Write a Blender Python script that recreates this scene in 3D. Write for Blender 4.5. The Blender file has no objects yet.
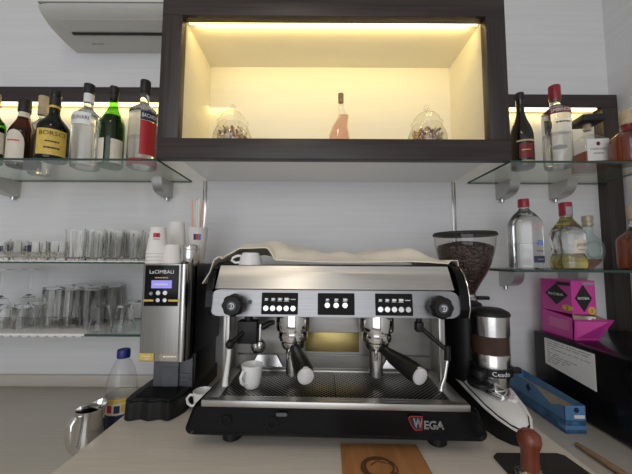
import bpy, bmesh, math, random
from mathutils import Vector, Matrix
random.seed(7)
PI = math.pi
sc = bpy.context.scene
COL = sc.collection

# ------------------------------------------------------------------ measures
E = 1.425                 # eye height
FLEN = 300.0              # focal length in pixels of a 632 px wide frame
YW = 1.33                 # bar wall
PT = E - 0.46             # raised machine platform
LC = E - 0.54             # lower counter
US = E + 0.352            # upper glass shelves
RS = E - 0.030            # lower right glass shelf
LS = E - 0.008            # lower left glass shelf
BS = E - 0.252             # bottom left glass shelf

# ------------------------------------------------------------------ camera
cam_d = bpy.data.cameras.new('camera'); cam = bpy.data.objects.new('camera', cam_d); COL.objects.link(cam)
pitch = math.atan(23 / FLEN)
CM = Matrix.Rotation(PI/2 + pitch, 3, 'X') @ Matrix.Rotation(0.005, 3, 'Z')
cam.matrix_world = Matrix.Translation((0, 0, E)) @ CM.to_4x4()
cam_d.sensor_width = 36.0; cam_d.lens = 36.0 * FLEN / 632; cam_d.clip_start = 0.02
sc.camera = cam

def P(px, py, Y):
    """the point of the place at depth Y that was measured at (px, py) in the photograph"""
    d = CM @ Vector(((px - 316) / FLEN, (237 - py) / FLEN, -1))
    t = Y / d.y
    return Vector((d.x * t, Y, E + d.z * t))
def PX(px, Y, z):
    """X at depth Y and height z for image column px"""
    py = 237
    for _ in range(6):
        p = P(px, py, Y); py += (p.z - z) * FLEN / Y
    return p.x

# ------------------------------------------------------------------ materials
def mat(name):
    m = bpy.data.materials.new(name); m.use_nodes = True
    nt = m.node_tree; nt.nodes.clear()
    out = nt.nodes.new('ShaderNodeOutputMaterial')
    return m, nt, out
def N(nt, t, **kw):
    n = nt.nodes.new(t)
    for k, v in kw.items(): setattr(n, k, v)
    return n
def pbr(name, col, rough=0.5, metal=0.0, coat=0.0, spec=0.5, noise=0.0, nscale=(40, 40, 40), bump=0.0, bscale=None, emit=None, estr=0, trans=0.0, ior=1.45, aniso=0.0, detail=4, contrast=None):
    m, nt, out = mat(name)
    b = N(nt, 'ShaderNodeBsdfPrincipled')
    c = tuple(col) + (1,)
    b.inputs['Base Color'].default_value = c
    b.inputs['Roughness'].default_value = rough
    b.inputs['Metallic'].default_value = metal
    b.inputs['Coat Weight'].default_value = coat
    b.inputs['Coat Roughness'].default_value = 0.08
    b.inputs['Specular IOR Level'].default_value = spec
    b.inputs['Transmission Weight'].default_value = trans
    b.inputs['IOR'].default_value = ior
    b.inputs['Anisotropic'].default_value = aniso
    if aniso:
        tg = N(nt, 'ShaderNodeTangent', direction_type='RADIAL', axis='Z'); nt.links.new(tg.outputs[0], b.inputs['Tangent']); b.inputs['Anisotropic Rotation'].default_value = 0.25
    if emit:
        b.inputs['Emission Color'].default_value = tuple(emit) + (1,); b.inputs['Emission Strength'].default_value = estr
    if noise or bump:
        tc = N(nt, 'ShaderNodeTexCoord'); mp = N(nt, 'ShaderNodeMapping'); mp.inputs['Scale'].default_value = nscale
        nt.links.new(tc.outputs['Object'], mp.inputs['Vector'])
        nz = N(nt, 'ShaderNodeTexNoise'); nz.inputs['Scale'].default_value = 1; nz.inputs['Detail'].default_value = detail
        nt.links.new(mp.outputs[0], nz.inputs['Vector'])
        if noise:
            rp = N(nt, 'ShaderNodeValToRGB')
            k = contrast or (0.3, 0.7)
            rp.color_ramp.elements[0].position = k[0]; rp.color_ramp.elements[1].position = k[1]
            rp.color_ramp.elements[0].color = tuple(x * (1 - noise) for x in col) + (1,)
            rp.color_ramp.elements[1].color = tuple(min(1, x * (1 + noise)) for x in col) + (1,)
            nt.links.new(nz.outputs['Fac'], rp.inputs[0]); nt.links.new(rp.outputs[0], b.inputs['Base Color'])
        if bump:
            bm_ = N(nt, 'ShaderNodeBump'); bm_.inputs['Strength'].default_value = bump; bm_.inputs['Distance'].default_value = 0.002
            nt.links.new(nz.outputs['Fac'], bm_.inputs['Height']); nt.links.new(bm_.outputs[0], b.inputs['Normal'])
    nt.links.new(b.outputs[0], out.inputs[0])
    return m
def thin_glass(name, tint=(0.96, 0.97, 0.97), edge=(0.55, 0.58, 0.58), rough=0.03, body=0.04, bodycol=(0.9, 0.9, 0.9), blend=0.35, refl=0.045):
    """thin walled glass: clear face on, darker and shinier towards its rims, a little haze"""
    m, nt, out = mat(name)
    lw = N(nt, 'ShaderNodeLayerWeight'); lw.inputs['Blend'].default_value = blend
    rp = N(nt, 'ShaderNodeValToRGB')
    rp.color_ramp.elements[0].position = 0.55; rp.color_ramp.elements[1].position = 1.0
    rp.color_ramp.elements[0].color = tuple(tint) + (1,); rp.color_ramp.elements[1].color = tuple(edge) + (1,)
    nt.links.new(lw.outputs['Facing'], rp.inputs[0])
    tr = N(nt, 'ShaderNodeBsdfTransparent'); nt.links.new(rp.outputs[0], tr.inputs[0])
    df = N(nt, 'ShaderNodeBsdfDiffuse'); df.inputs[0].default_value = tuple(bodycol) + (1,)
    m1 = N(nt, 'ShaderNodeMixShader'); m1.inputs[0].default_value = body
    nt.links.new(tr.outputs[0], m1.inputs[1]); nt.links.new(df.outputs[0], m1.inputs[2])
    gl = N(nt, 'ShaderNodeBsdfGlossy'); gl.inputs['Roughness'].default_value = rough
    l2 = N(nt, 'ShaderNodeLayerWeight'); l2.inputs['Blend'].default_value = 0.5
    pw = N(nt, 'ShaderNodeMath', operation='POWER'); pw.inputs[1].default_value = 4.0; nt.links.new(l2.outputs['Facing'], pw.inputs[0])
    fr = N(nt, 'ShaderNodeMath', operation='MULTIPLY_ADD'); fr.inputs[1].default_value = 0.55; fr.inputs[2].default_value = refl; nt.links.new(pw.outputs[0], fr.inputs[0])
    m2 = N(nt, 'ShaderNodeMixShader'); nt.links.new(fr.outputs[0], m2.inputs[0])
    nt.links.new(m1.outputs[0], m2.inputs[1]); nt.links.new(gl.outputs[0], m2.inputs[2])
    nt.links.new(m2.outputs[0], out.inputs[0])
    return m
def emitter(name, col, s):
    m, nt, out = mat(name)
    e = N(nt, 'ShaderNodeEmission'); e.inputs[0].default_value = tuple(col) + (1,); e.inputs[1].default_value = s
    nt.links.new(e.outputs[0], out.inputs[0]); return m
def dots(name, base, hole, scale=150, metal=1.0, rough=0.35, size=0.34):
    """perforated sheet: staggered round holes"""
    m, nt, out = mat(name)
    tc = N(nt, 'ShaderNodeTexCoord'); mp = N(nt, 'ShaderNodeMapping')
    mp.inputs['Rotation'].default_value = (0, 0, PI/4); mp.inputs['Scale'].default_value = (scale,) * 3
    nt.links.new(tc.outputs['Object'], mp.inputs[0])
    fr = N(nt, 'ShaderNodeVectorMath', operation='FRACTION'); nt.links.new(mp.outputs[0], fr.inputs[0])
    sb = N(nt, 'ShaderNodeVectorMath', operation='SUBTRACT'); sb.inputs[1].default_value = (0.5, 0.5, 0.5); nt.links.new(fr.outputs[0], sb.inputs[0])
    ml = N(nt, 'ShaderNodeVectorMath', operation='MULTIPLY'); ml.inputs[1].default_value = (1, 1, 0); nt.links.new(sb.outputs[0], ml.inputs[0])
    ln = N(nt, 'ShaderNodeVectorMath', operation='LENGTH'); nt.links.new(ml.outputs[0], ln.inputs[0])
    lt = N(nt, 'ShaderNodeMath', operation='LESS_THAN'); lt.inputs[1].default_value = size; nt.links.new(ln.outputs['Value'], lt.inputs[0])
    b = N(nt, 'ShaderNodeBsdfPrincipled'); b.inputs['Base Color'].default_value = tuple(base) + (1,); b.inputs['Metallic'].default_value = metal; b.inputs['Roughness'].default_value = rough
    d = N(nt, 'ShaderNodeBsdfDiffuse'); d.inputs[0].default_value = tuple(hole) + (1,)
    mx = N(nt, 'ShaderNodeMixShader'); nt.links.new(lt.outputs[0], mx.inputs[0]); nt.links.new(b.outputs[0], mx.inputs[1]); nt.links.new(d.outputs[0], mx.inputs[2])
    nt.links.new(mx.outputs[0], out.inputs[0]); return m
def beans_mat(name, c1, c2, scale, bump=1.0):
    m, nt, out = mat(name)
    tc = N(nt, 'ShaderNodeTexCoord'); v = N(nt, 'ShaderNodeTexVoronoi'); v.inputs['Scale'].default_value = scale
    nt.links.new(tc.outputs['Object'], v.inputs['Vector'])
    rp = N(nt, 'ShaderNodeValToRGB'); rp.color_ramp.elements[0].color = tuple(c1) + (1,); rp.color_ramp.elements[1].color = tuple(c2) + (1,)
    sep = N(nt, 'ShaderNodeSeparateColor'); nt.links.new(v.outputs['Color'], sep.inputs[0]); nt.links.new(sep.outputs[0], rp.inputs[0])
    b = N(nt, 'ShaderNodeBsdfPrincipled'); b.inputs['Roughness'].default_value = 0.35
    nt.links.new(rp.outputs[0], b.inputs['Base Color'])
    bp = N(nt, 'ShaderNodeBump', invert=True); bp.inputs['Strength'].default_value = bump; bp.inputs['Distance'].default_value = 0.006
    nt.links.new(v.outputs['Distance'], bp.inputs['Height']); nt.links.new(bp.outputs[0], b.inputs['Normal'])
    nt.links.new(b.outputs[0], out.inputs[0]); return m
def wood(name, c1, c2, scale=(3, 60, 60), rough=0.5):
    m, nt, out = mat(name)
    tc = N(nt, 'ShaderNodeTexCoord'); mp = N(nt, 'ShaderNodeMapping'); mp.inputs['Scale'].default_value = scale
    nt.links.new(tc.outputs['Object'], mp.inputs[0])
    nz = N(nt, 'ShaderNodeTexNoise'); nz.inputs['Scale'].default_value = 1; nz.inputs['Detail'].default_value = 5; nz.inputs['Distortion'].default_value = 0.4
    nt.links.new(mp.outputs[0], nz.inputs[0])
    rp = N(nt, 'ShaderNodeValToRGB'); rp.color_ramp.elements[0].position = 0.35; rp.color_ramp.elements[1].position = 0.65
    rp.color_ramp.elements[0].color = tuple(c1) + (1,); rp.color_ramp.elements[1].color = tuple(c2) + (1,)
    nt.links.new(nz.outputs[0], rp.inputs[0])
    b = N(nt, 'ShaderNodeBsdfPrincipled'); b.inputs['Roughness'].default_value = rough
    nt.links.new(rp.outputs[0], b.inputs['Base Color']); nt.links.new(b.outputs[0], out.inputs[0]); return m

M = {}
M['wall'] = pbr('wall_laminate', (0.71, 0.712, 0.725), 0.55, noise=0.035, nscale=(2.5, 2.5, 70), detail=5)
M['room'] = pbr('room_paint', (0.55, 0.54, 0.53), 0.8, noise=0.03, nscale=(3, 3, 3))
M['ceilp'] = pbr('ceiling_paint', (0.78, 0.77, 0.75), 0.8, noise=0.02, nscale=(3, 3, 3))
M['floor'] = pbr('floor_tile', (0.50, 0.47, 0.43), 0.4, noise=0.1, nscale=(4, 4, 4))
M['wenge'] = wood('dark_wenge', (0.020, 0.014, 0.013), (0.042, 0.031, 0.029), (3, 3, 110), 0.42)
M['wengev'] = wood('dark_wenge_upright', (0.020, 0.014, 0.013), (0.042, 0.031, 0.029), (110, 110, 3), 0.42)
M['carcass'] = pbr('golden_glow_laminate', (0.82, 0.78, 0.66), 0.5, noise=0.02, nscale=(3, 3, 60))  # laminate colour yellowed to give the interior a golden LED glow
M['whitelam'] = pbr('white_underside', (0.86, 0.86, 0.86), 0.4, noise=0.02, nscale=(3, 60, 60))
M['counter'] = pbr('counter_beige', (0.61, 0.55, 0.475), 0.33, noise=0.07, nscale=(8, 160, 160), detail=6)
M['counterlow'] = pbr('counter_lower', (0.53, 0.495, 0.435), 0.33, noise=0.05, nscale=(8, 160, 160), detail=6)
M['upstand'] = pbr('upstand_beige', (0.55, 0.51, 0.45), 0.4, noise=0.04, nscale=(10, 90, 90))
M['steel'] = pbr('brushed_steel', (0.58, 0.565, 0.54), 0.36, 1.0, noise=0.06, nscale=(3, 300, 300), bump=0.03, aniso=0.75)
M['steelc'] = pbr('brushed_panel_steel', (0.34, 0.34, 0.35), 0.40, 1.0, noise=0.08, nscale=(3, 300, 300), bump=0.03, aniso=0.6)
M['steelv'] = pbr('brushed_steel_upright', (0.37, 0.365, 0.35), 0.32, 1.0, noise=0.08, nscale=(400, 3, 3), bump=0.03)
M['steeld'] = pbr('dull_steel', (0.25, 0.24, 0.225), 0.33, 1.0, noise=0.10, nscale=(6, 40, 40), bump=0.03)
M['chrome'] = pbr('chrome', (0.72, 0.71, 0.69), 0.09, 1.0, noise=0.03, nscale=(20, 20, 20))
M['chromes'] = pbr('satin_chrome', (0.62, 0.61, 0.60), 0.22, 1.0, noise=0.05, nscale=(60, 60, 60))
M['brackets'] = pbr('grey_bracket_metal', (0.50, 0.50, 0.50), 0.38, 0.7, noise=0.05, nscale=(30, 30, 30))
M['black'] = pbr('black_lacquer', (0.006, 0.006, 0.007), 0.2, spec=0.22, noise=0.1, nscale=(20, 20, 20))
M['blackm'] = pbr('black_plastic', (0.010, 0.010, 0.010), 0.42, spec=0.35, noise=0.15, nscale=(60, 60, 60))
M['padblack'] = pbr('matt_black_film', (0.006, 0.006, 0.006), 0.55, spec=0.2, noise=0.1, nscale=(60, 60, 60))
M['rubber'] = pbr('black_rubber', (0.02, 0.018, 0.017), 0.65, noise=0.2, nscale=(90, 90, 90))
M['greyplate'] = pbr('grey_plastic', (0.10, 0.105, 0.115), 0.4, noise=0.08, nscale=(30, 30, 30))
M['white'] = pbr('white_porcelain', (0.80, 0.80, 0.80), 0.15, coat=0.3, noise=0.01, nscale=(9, 9, 9))
M['whitep'] = pbr('white_plastic', (0.78, 0.77, 0.75), 0.35, noise=0.02, nscale=(20, 20, 20))
M['paper'] = pbr('white_paper', (0.80, 0.79, 0.78), 0.8, noise=0.02, nscale=(40, 40, 40))
M['papercup'] = pbr('paper_cup', (0.80, 0.78, 0.75), 0.7, noise=0.015, nscale=(30, 30, 30))
M['cream'] = pbr('cream_label', (0.72, 0.66, 0.55), 0.6, noise=0.05, nscale=(30, 30, 30))
M['yellow'] = pbr('yellow_label', (0.66, 0.47, 0.09), 0.5, noise=0.12, nscale=(60, 60, 60))
M['tan'] = pbr('tan_cap', (0.50, 0.40, 0.26), 0.5, noise=0.1, nscale=(80, 80, 80))
M['taupe'] = pbr('taupe_cap', (0.42, 0.36, 0.28), 0.35, 0.3, noise=0.1, nscale=(80, 80, 80))
M['redcap'] = pbr('red_cap', (0.27, 0.015, 0.028), 0.35, coat=0.2, noise=0.05, nscale=(60, 60, 60))
M['red'] = pbr('red_label', (0.42, 0.025, 0.03), 0.45, noise=0.06, nscale=(40, 40, 40))
M['darkred'] = pbr('dark_red_label', (0.17, 0.012, 0.018), 0.4, noise=0.1, nscale=(40, 40, 40))
M['navy'] = pbr('navy_print', (0.02, 0.03, 0.07), 0.5, noise=0.1, nscale=(30, 30, 30))
M['bluecap'] = pbr('blue_cap', (0.015, 0.025, 0.17), 0.35, noise=0.05, nscale=(60, 60, 60))
M['ink'] = pbr('black_print', (0.015, 0.014, 0.014), 0.5, noise=0.1, nscale=(30, 30, 30))
M['greyink'] = pbr('grey_print', (0.30, 0.30, 0.31), 0.6, noise=0.1, nscale=(300, 300, 300))
M['whiteink'] = pbr('white_print', (0.85, 0.85, 0.85), 0.5, noise=0.02, nscale=(30, 30, 30))
M['redink'] = pbr('red_print', (0.55, 0.03, 0.05), 0.5, noise=0.05, nscale=(30, 30, 30))
M['pinkink'] = pbr('pink_print', (0.75, 0.25, 0.33), 0.5, noise=0.05, nscale=(30, 30, 30))
M['blueink'] = pbr('blue_print', (0.10, 0.22, 0.55), 0.5, noise=0.1, nscale=(60, 60, 60))
M['palepink'] = pbr('pale_pink_label', (0.72, 0.52, 0.48), 0.6, noise=0.05, nscale=(30, 30, 30))
M['orangepink'] = pbr('pink_striped_straw', (0.80, 0.42, 0.36), 0.5, noise=0.1, nscale=(20, 20, 20))
M['magenta'] = pbr('magenta_card', (0.60, 0.05, 0.33), 0.38, coat=0.15, noise=0.05, nscale=(12, 12, 12))
M['gold'] = pbr('gold_sticker', (0.72, 0.46, 0.08), 0.35, 0.2, noise=0.1, nscale=(60, 60, 60))
M['bluecard'] = pbr('blue_card', (0.10, 0.23, 0.43), 0.45, noise=0.10, nscale=(25, 25, 25))
M['bluedeep'] = pbr('blue_patterned_card', (0.045, 0.12, 0.25), 0.4, noise=0.5, nscale=(45, 45, 45))
M['kraft'] = pbr('kraft_card', (0.30, 0.25, 0.18), 0.7, noise=0.1, nscale=(60, 60, 60))
M['cloth'] = pbr('cream_cotton', (0.80, 0.74, 0.64), 0.9, noise=0.05, nscale=(160, 160, 160), bump=0.25)
M['redwood'] = wood('red_brown_wood', (0.13, 0.030, 0.016), (0.21, 0.055, 0.030), (50, 50, 6), 0.28)
M['lightwood'] = wood('brown_wood', (0.26, 0.16, 0.085), (0.36, 0.23, 0.13), (60, 6, 60), 0.5)
M['orangewood'] = wood('orange_wood', (0.33, 0.14, 0.048), (0.46, 0.21, 0.078), (40, 5, 40), 0.55)
M['cork'] = pbr('cork', (0.30, 0.17, 0.09), 0.8, noise=0.3, nscale=(150, 150, 150))
M['ac'] = pbr('ivory_plastic', (0.62, 0.62, 0.59), 0.35, noise=0.02, nscale=(10, 10, 10))
M['petal_brown'] = pbr('brown_petal', (0.16, 0.085, 0.05), 0.7, noise=0.2, nscale=(90, 90, 90))
M['petal_rust'] = pbr('rust_petal', (0.36, 0.12, 0.06), 0.7, noise=0.2, nscale=(90, 90, 90))
M['silverpl'] = pbr('silver_plastic', (0.60, 0.59, 0.60), 0.35, 0.0, noise=0.1, nscale=(60, 60, 60))
M['grid'] = dots('perforated_grid', (0.36, 0.35, 0.33), (0.006, 0.006, 0.006), 115, 1.0, 0.35, 0.36)
M['beans'] = beans_mat('coffee_beans', (0.016, 0.007, 0.005), (0.052, 0.021, 0.015), 105)
M['grounds'] = pbr('ground_coffee', (0.06, 0.026, 0.016), 0.8, noise=0.4, nscale=(300, 300, 300))
M['lilac'] = emitter('lilac_display', (0.36, 0.33, 0.95), 0.95)
M['led'] = emitter('warm_led', (1.0, 0.78, 0.30), 5.0)
M['glass'] = thin_glass('tumbler_glass', (0.965, 0.965, 0.955), (0.76, 0.77, 0.75), body=0.045)
M['glass'] = pbr('tumbler_glass_clear', (0.99, 0.99, 0.98), 0.0, trans=1.0, ior=1.33, noise=0.005, nscale=(9, 9, 9))
M['bottle'] = thin_glass('clear_bottle_glass', (0.96, 0.965, 0.96), (0.50, 0.52, 0.51), body=0.025)
M['bottle'] = pbr('bottle_glass_clear', (0.985, 0.99, 0.985), 0.0, trans=1.0, ior=1.42, noise=0.005, nscale=(9, 9, 9))
M['thinb'] = thin_glass('decanter_glass', (0.96, 0.965, 0.96), (0.60, 0.60, 0.58), body=0.02)
M['jar'] = thin_glass('jar_glass', (0.97, 0.97, 0.95), (0.78, 0.75, 0.62), body=0.03)
M['petglass'] = thin_glass('clear_plastic', (0.94, 0.94, 0.94), (0.5, 0.5, 0.52), body=0.10)
M['hopper'] = thin_glass('hopper_plastic', (0.97, 0.96, 0.95), (0.80, 0.78, 0.77), body=0.004, refl=0.022)
M['aqua'] = thin_glass('pale_aqua_glass', (0.78, 0.87, 0.85), (0.30, 0.38, 0.36), body=0.08)
M['shelf'] = thin_glass('shelf_glass', (0.955, 0.975, 0.965), (0.90, 0.94, 0.925), body=0.03, bodycol=(0.6, 0.75, 0.7))
M['shelfedge'] = pbr('shelf_glass_edge', (0.035, 0.075, 0.062), 0.12, noise=0.2, nscale=(9, 9, 9))
M['greeng'] = thin_glass('green_bottle_glass', (0.28, 0.62, 0.06), (0.03, 0.09, 0.01), body=0.03, bodycol=(0.02, 0.06, 0.005))
M['greend'] = thin_glass('deep_green_bottle_glass', (0.03, 0.10, 0.02), (0.01, 0.02, 0.01), body=0.10, bodycol=(0.02, 0.03, 0.02))
M['darkg'] = pbr('black_bottle_glass', (0.010, 0.007, 0.006), 0.06, coat=0.3, noise=0.1, nscale=(9, 9, 9))
M['brownliq'] = thin_glass('brown_liqueur_glass', (0.24, 0.065, 0.016), (0.06, 0.018, 0.008), body=0.15, bodycol=(0.14, 0.05, 0.022))
M['amber'] = thin_glass('amber_spirit', (0.72, 0.26, 0.05), (0.25, 0.07, 0.02), body=0.30, bodycol=(0.32, 0.10, 0.02), rough=0.1)
M['paleyel'] = thin_glass('pale_yellow_spirit', (0.93, 0.87, 0.50), (0.62, 0.52, 0.15), body=0.10, bodycol=(0.7, 0.6, 0.2))
M['clearliq'] = thin_glass('clear_spirit', (0.955, 0.96, 0.96), (0.62, 0.64, 0.64), body=0.02)
M['pinkliq'] = thin_glass('pink_layered_filling', (0.97, 0.76, 0.64), (0.85, 0.60, 0.50), body=0.25, bodycol=(0.85, 0.58, 0.48))

# ------------------------------------------------------------------ mesh tools
class MB:
    def __init__(s): s.v = []; s.f = []; s.m = []
    def add(s, vs, fs, mi=0, X=None):
        o = len(s.v)
        for p in vs:
            p = Vector(p); s.v.append(tuple(X @ p if X else p))
        for f in fs: s.f.append(tuple(i + o for i in f)); s.m.append(mi)
        return s
    def box(s, x0, x1, y0, y1, z0, z1, bev=0.0, seg=2, mi=0, X=None):
        if bev <= 0:
            vs = [(x, y, z) for x in (x0, x1) for y in (y0, y1) for z in (z0, z1)]
            fs = [(0,1,3,2),(4,6,7,5),(0,4,5,1),(2,3,7,6),(0,2,6,4),(1,5,7,3)]
            return s.add(vs, fs, mi, X)
        bm = bmesh.new(); bmesh.ops.create_cube(bm, size=1)
        for v in bm.verts: v.co = Vector(((x0+x1)/2 + v.co.x*(x1-x0), (y0+y1)/2 + v.co.y*(y1-y0), (z0+z1)/2 + v.co.z*(z1-z0)))
        bmesh.ops.bevel(bm, geom=bm.edges[:], offset=min(bev, 0.49*min(x1-x0, y1-y0, z1-z0)), segments=seg, profile=0.5, affect='EDGES')
        bm.verts.index_update()
        s.add([v.co[:] for v in bm.verts], [tuple(v.index for v in f.verts) for f in bm.faces], mi, X)
        bm.free(); return s
    def rings(s, rings, closed=True, cap0=True, cap1=True, mi=0, X=None):
        n = len(rings[0]); vs = [p for r in rings for p in r]; fs = []
        for i in range(len(rings)-1):
            for j in range(n if closed else n-1):
                k = (j+1) % n
                fs.append((i*n+j, i*n+k, (i+1)*n+k, (i+1)*n+j))
        if closed and cap0: fs.append(tuple(reversed(range(n))))
        if closed and cap1: fs.append(tuple((len(rings)-1)*n + j for j in range(n)))
        return s.add(vs, fs, mi, X)
    def lathe(s, prof, seg=32, c=(0,0,0), mi=0, X=None, cap0=True, cap1=True, flute=0, famp=0):
        R = []
        for r, z in prof:
            r = max(r, 1e-5)
            R.append([(c[0] + r*(1 + (famp*math.cos(flute*2*PI*j/seg) if flute else 0))*math.cos(2*PI*j/seg), c[1] + r*(1 + (famp*math.cos(flute*2*PI*j/seg) if flute else 0))*math.sin(2*PI*j/seg), c[2] + z) for j in range(seg)])
        return s.rings(R, True, cap0, cap1, mi, X)
    def cyl(s, p0, p1, r0, r1=None, seg=20, mi=0):
        return s.tube([p0, p1], [r0, r0 if r1 is None else r1], seg, mi)
    def tube(s, pts, rad, seg=12, mi=0, flat=None):
        pts = [Vector(p) for p in pts]
        if not isinstance(rad, (list, tuple)): rad = [rad]*len(pts)
        R = []; up = None
        for i, p in enumerate(pts):
            t = (pts[min(i+1, len(pts)-1)] - pts[max(i-1, 0)]).normalized()
            if up is None: up = Vector((0,0,1)) if abs(t.z) < 0.9 else Vector((0,1,0))
            a = t.cross(up).normalized(); b = a.cross(t).normalized(); up = b
            fa, fb = flat or (1, 1)
            R.append([tuple(p + a*rad[i]*fa*math.cos(2*PI*j/seg) + b*rad[i]*fb*math.sin(2*PI*j/seg)) for j in range(seg)])
        return s.rings(R, True, True, True, mi)
    def prism(s, poly, f0, f1, mi=0, X=None):
        """poly: 2D points, f0/f1 map (u, v) to the two end planes"""
        n = len(poly); vs = [f0(*p) for p in poly] + [f1(*p) for p in poly]
        fs = [tuple(reversed(range(n))), tuple(range(n, 2*n))] + [(i, (i+1) % n, n + (i+1) % n, n+i) for i in range(n)]
        return s.add(vs, fs, mi, X)
    def ball(s, c, r, seg=14, sc=(1,1,1), mi=0):
        R = []
        for i in range(1, seg//2+1-0):
            th = PI*i/(seg//2+0.0) - PI/2
            if i == seg//2: th = PI/2 - 0.02
            R.append([(c[0]+sc[0]*r*math.cos(th)*math.cos(2*PI*j/seg), c[1]+sc[1]*r*math.cos(th)*math.sin(2*PI*j/seg), c[2]+sc[2]*r*math.sin(th)) for j in range(seg)])
        R.insert(0, [(c[0]+sc[0]*r*.02*math.cos(2*PI*j/seg), c[1]+sc[1]*r*.02*math.sin(2*PI*j/seg), c[2]-sc[2]*r) for j in range(seg)])
        return s.rings(R, mi=mi)
    def build(s, name, mats, parent=None, loc=None, smooth=True, ang=38, rot=None):
        me = bpy.data.meshes.new(name); me.from_pydata(s.v, [], s.f)
        bm = bmesh.new(); bm.from_mesh(me); bmesh.ops.recalc_face_normals(bm, faces=bm.faces[:]); bm.to_mesh(me); bm.free()
        if not isinstance(mats, (list, tuple)): mats = [mats]
        for m in mats: me.materials.append(M[m] if isinstance(m, str) else m)
        if len(s.m) == len(me.polygons):
            for p, i in zip(me.polygons, s.m): p.material_index = i
        if smooth:
            me.shade_smooth(); me.set_sharp_from_angle(angle=math.radians(ang))
        o = bpy.data.objects.new(name, me); COL.objects.link(o)
        if parent: o.parent = parent
        if loc is not None: o.location = loc
        if rot: o.rotation_euler = rot
        return o
def tag(o, label, cat, group=None, kind=None):
    o['label'] = label; o['category'] = cat
    if group: o['group'] = group
    if kind: o['kind'] = kind
    return o
def thing(name, label, cat, loc=(0,0,0), rz=0, group=None):
    o = bpy.data.objects.new(name, None); COL.objects.link(o); o.empty_display_size = 0.05
    o.location = loc; o.rotation_euler = (0, 0, rz)
    return tag(o, label, cat, group)
def structure(o): o['kind'] = 'structure'; return o
def rrect(w, h, r, k=6):
    """outline of a rounded rectangle, centred"""
    p = []
    for cx, cy, a0 in ((w/2-r, h/2-r, 0), (-w/2+r, h/2-r, PI/2), (-w/2+r, -h/2+r, PI), (w/2-r, -h/2+r, 1.5*PI)):
        for i in range(k+1): a = a0 + PI/2*i/k; p.append((cx + r*math.cos(a), cy + r*math.sin(a)))
    return p
def lettering(s, width, m, parent, fn, name='lettering', height=None):
    """flat lettering laid on a surface by fn(u, v), u to the right and v up, centred"""
    if s == '~':                                    # print too small to read: a broken line
        hh = (height or width*.16)*.36; rr = random.Random(int(width*1e5)); x = -width/2; mb = MB()
        while x < width/2:
            w = min(width/2-x, width*rr.uniform(.10, .24))
            mb.add([fn(x, -hh), fn(x+w/2, -hh), fn(x+w, -hh), fn(x+w, hh), fn(x+w/2, hh), fn(x, hh)], [(0, 1, 4, 5), (1, 2, 3, 4)]); x += w+width*.035
        return mb.build('printed_line', m, parent, smooth=False)
    cu = bpy.data.curves.new('t', 'FONT'); cu.body = s; cu.align_x = 'CENTER'; cu.align_y = 'CENTER'; cu.resolution_u = 2
    t = bpy.data.objects.new('t', cu); COL.objects.link(t)
    dg = bpy.context.evaluated_depsgraph_get(); me = bpy.data.meshes.new_from_object(t.evaluated_get(dg))
    bpy.data.objects.remove(t); bpy.data.curves.remove(cu)
    xs = [v.co.x for v in me.vertices]; ys = [v.co.y for v in me.vertices]
    k = width / (max(xs)-min(xs)); ky = k if height is None else height/(max(ys)-min(ys))
    cx = (max(xs)+min(xs))/2; cy = (max(ys)+min(ys))/2
    for v in me.vertices: v.co = fn((v.co.x-cx)*k, (v.co.y-cy)*ky)
    me.materials.clear(); me.materials.append(M[m]); me.name = name
    o = bpy.data.objects.new(name, me); COL.objects.link(o); o.parent = parent
    return o
def flat(o, u, v):
    o, u, v = Vector(o), Vector(u), Vector(v)
    return lambda a, b: o + u*a + v*b
def rnd(r=1.0): return random.uniform(-r, r)

# ------------------------------------------------------------------ bottles
NS = 40
def sect(rx, ry, z, n, phi, off=0.0):
    c, s_ = math.cos(phi), math.sin(phi)
    x = (rx+off) * math.copysign(abs(c)**(2/n), c); y = (ry+off) * math.copysign(abs(s_)**(2/n), s_)
    return (x, y, z)
def norm_prof(prof): return [(p[0], p[1], p[2], p[3]) if len(p) == 4 else (p[0], p[0], p[1], 2.0) for p in prof]
def at_z(prof, z):
    for a, b in zip(prof, prof[1:]):
        if a[2] <= z <= b[2] and b[2] > a[2]:
            t = (z-a[2])/(b[2]-a[2]); return tuple(a[i]+(b[i]-a[i])*t for i in (0, 1)) + (z, a[3]+(b[3]-a[3])*t)
    return prof[-1]
def loft(prof, off=0.0, z0=None, z1=None, nz=None, phi=None):
    prof = norm_prof(prof)
    if z0 is not None:
        zs = sorted({z0, z1, *[p[2] for p in prof if z0 < p[2] < z1], *[z0+(z1-z0)*i/8 for i in range(1, 8)]})
        prof = [at_z(prof, z) for z in zs]
    R = []
    for rx, ry, z, n in prof:
        if phi is None: R.append([sect(max(rx, 1e-4), max(ry, 1e-4), z, n, 2*PI*j/NS, off) for j in range(NS)])
        else: R.append([sect(rx, ry, z, n, phi[0]+(phi[1]-phi[0])*j/24, off) for j in range(25)])
    return R
def std_profile(r, h, nr, hs, hn, lip=0.0015, ry=None, n=2.0):
    """round or squarish bottle: foot, straight wall, S-shaped shoulder, neck with a lip"""
    ry = ry or r
    p = [(r*.86, ry*.86, 0.0, n), (r*.96, ry*.96, .003, n), (r, ry, .010, n), (r, ry, hs, n)]
    for i in range(1, 10):
        t = i/10; k = (1-math.cos(PI*t))/2
        p.append((r+(nr-r)*k, ry+(nr-ry)*k, hs+(hn-hs)*t, n+(2-n)*k))
    p += [(nr, nr, hn, 2), (nr, nr, h-.018, 2), (nr+lip, nr+lip, h-.015, 2), (nr+lip, nr+lip, h-.004, 2), (nr, nr, h, 2)]
    return p
BOTTLES = []
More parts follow.
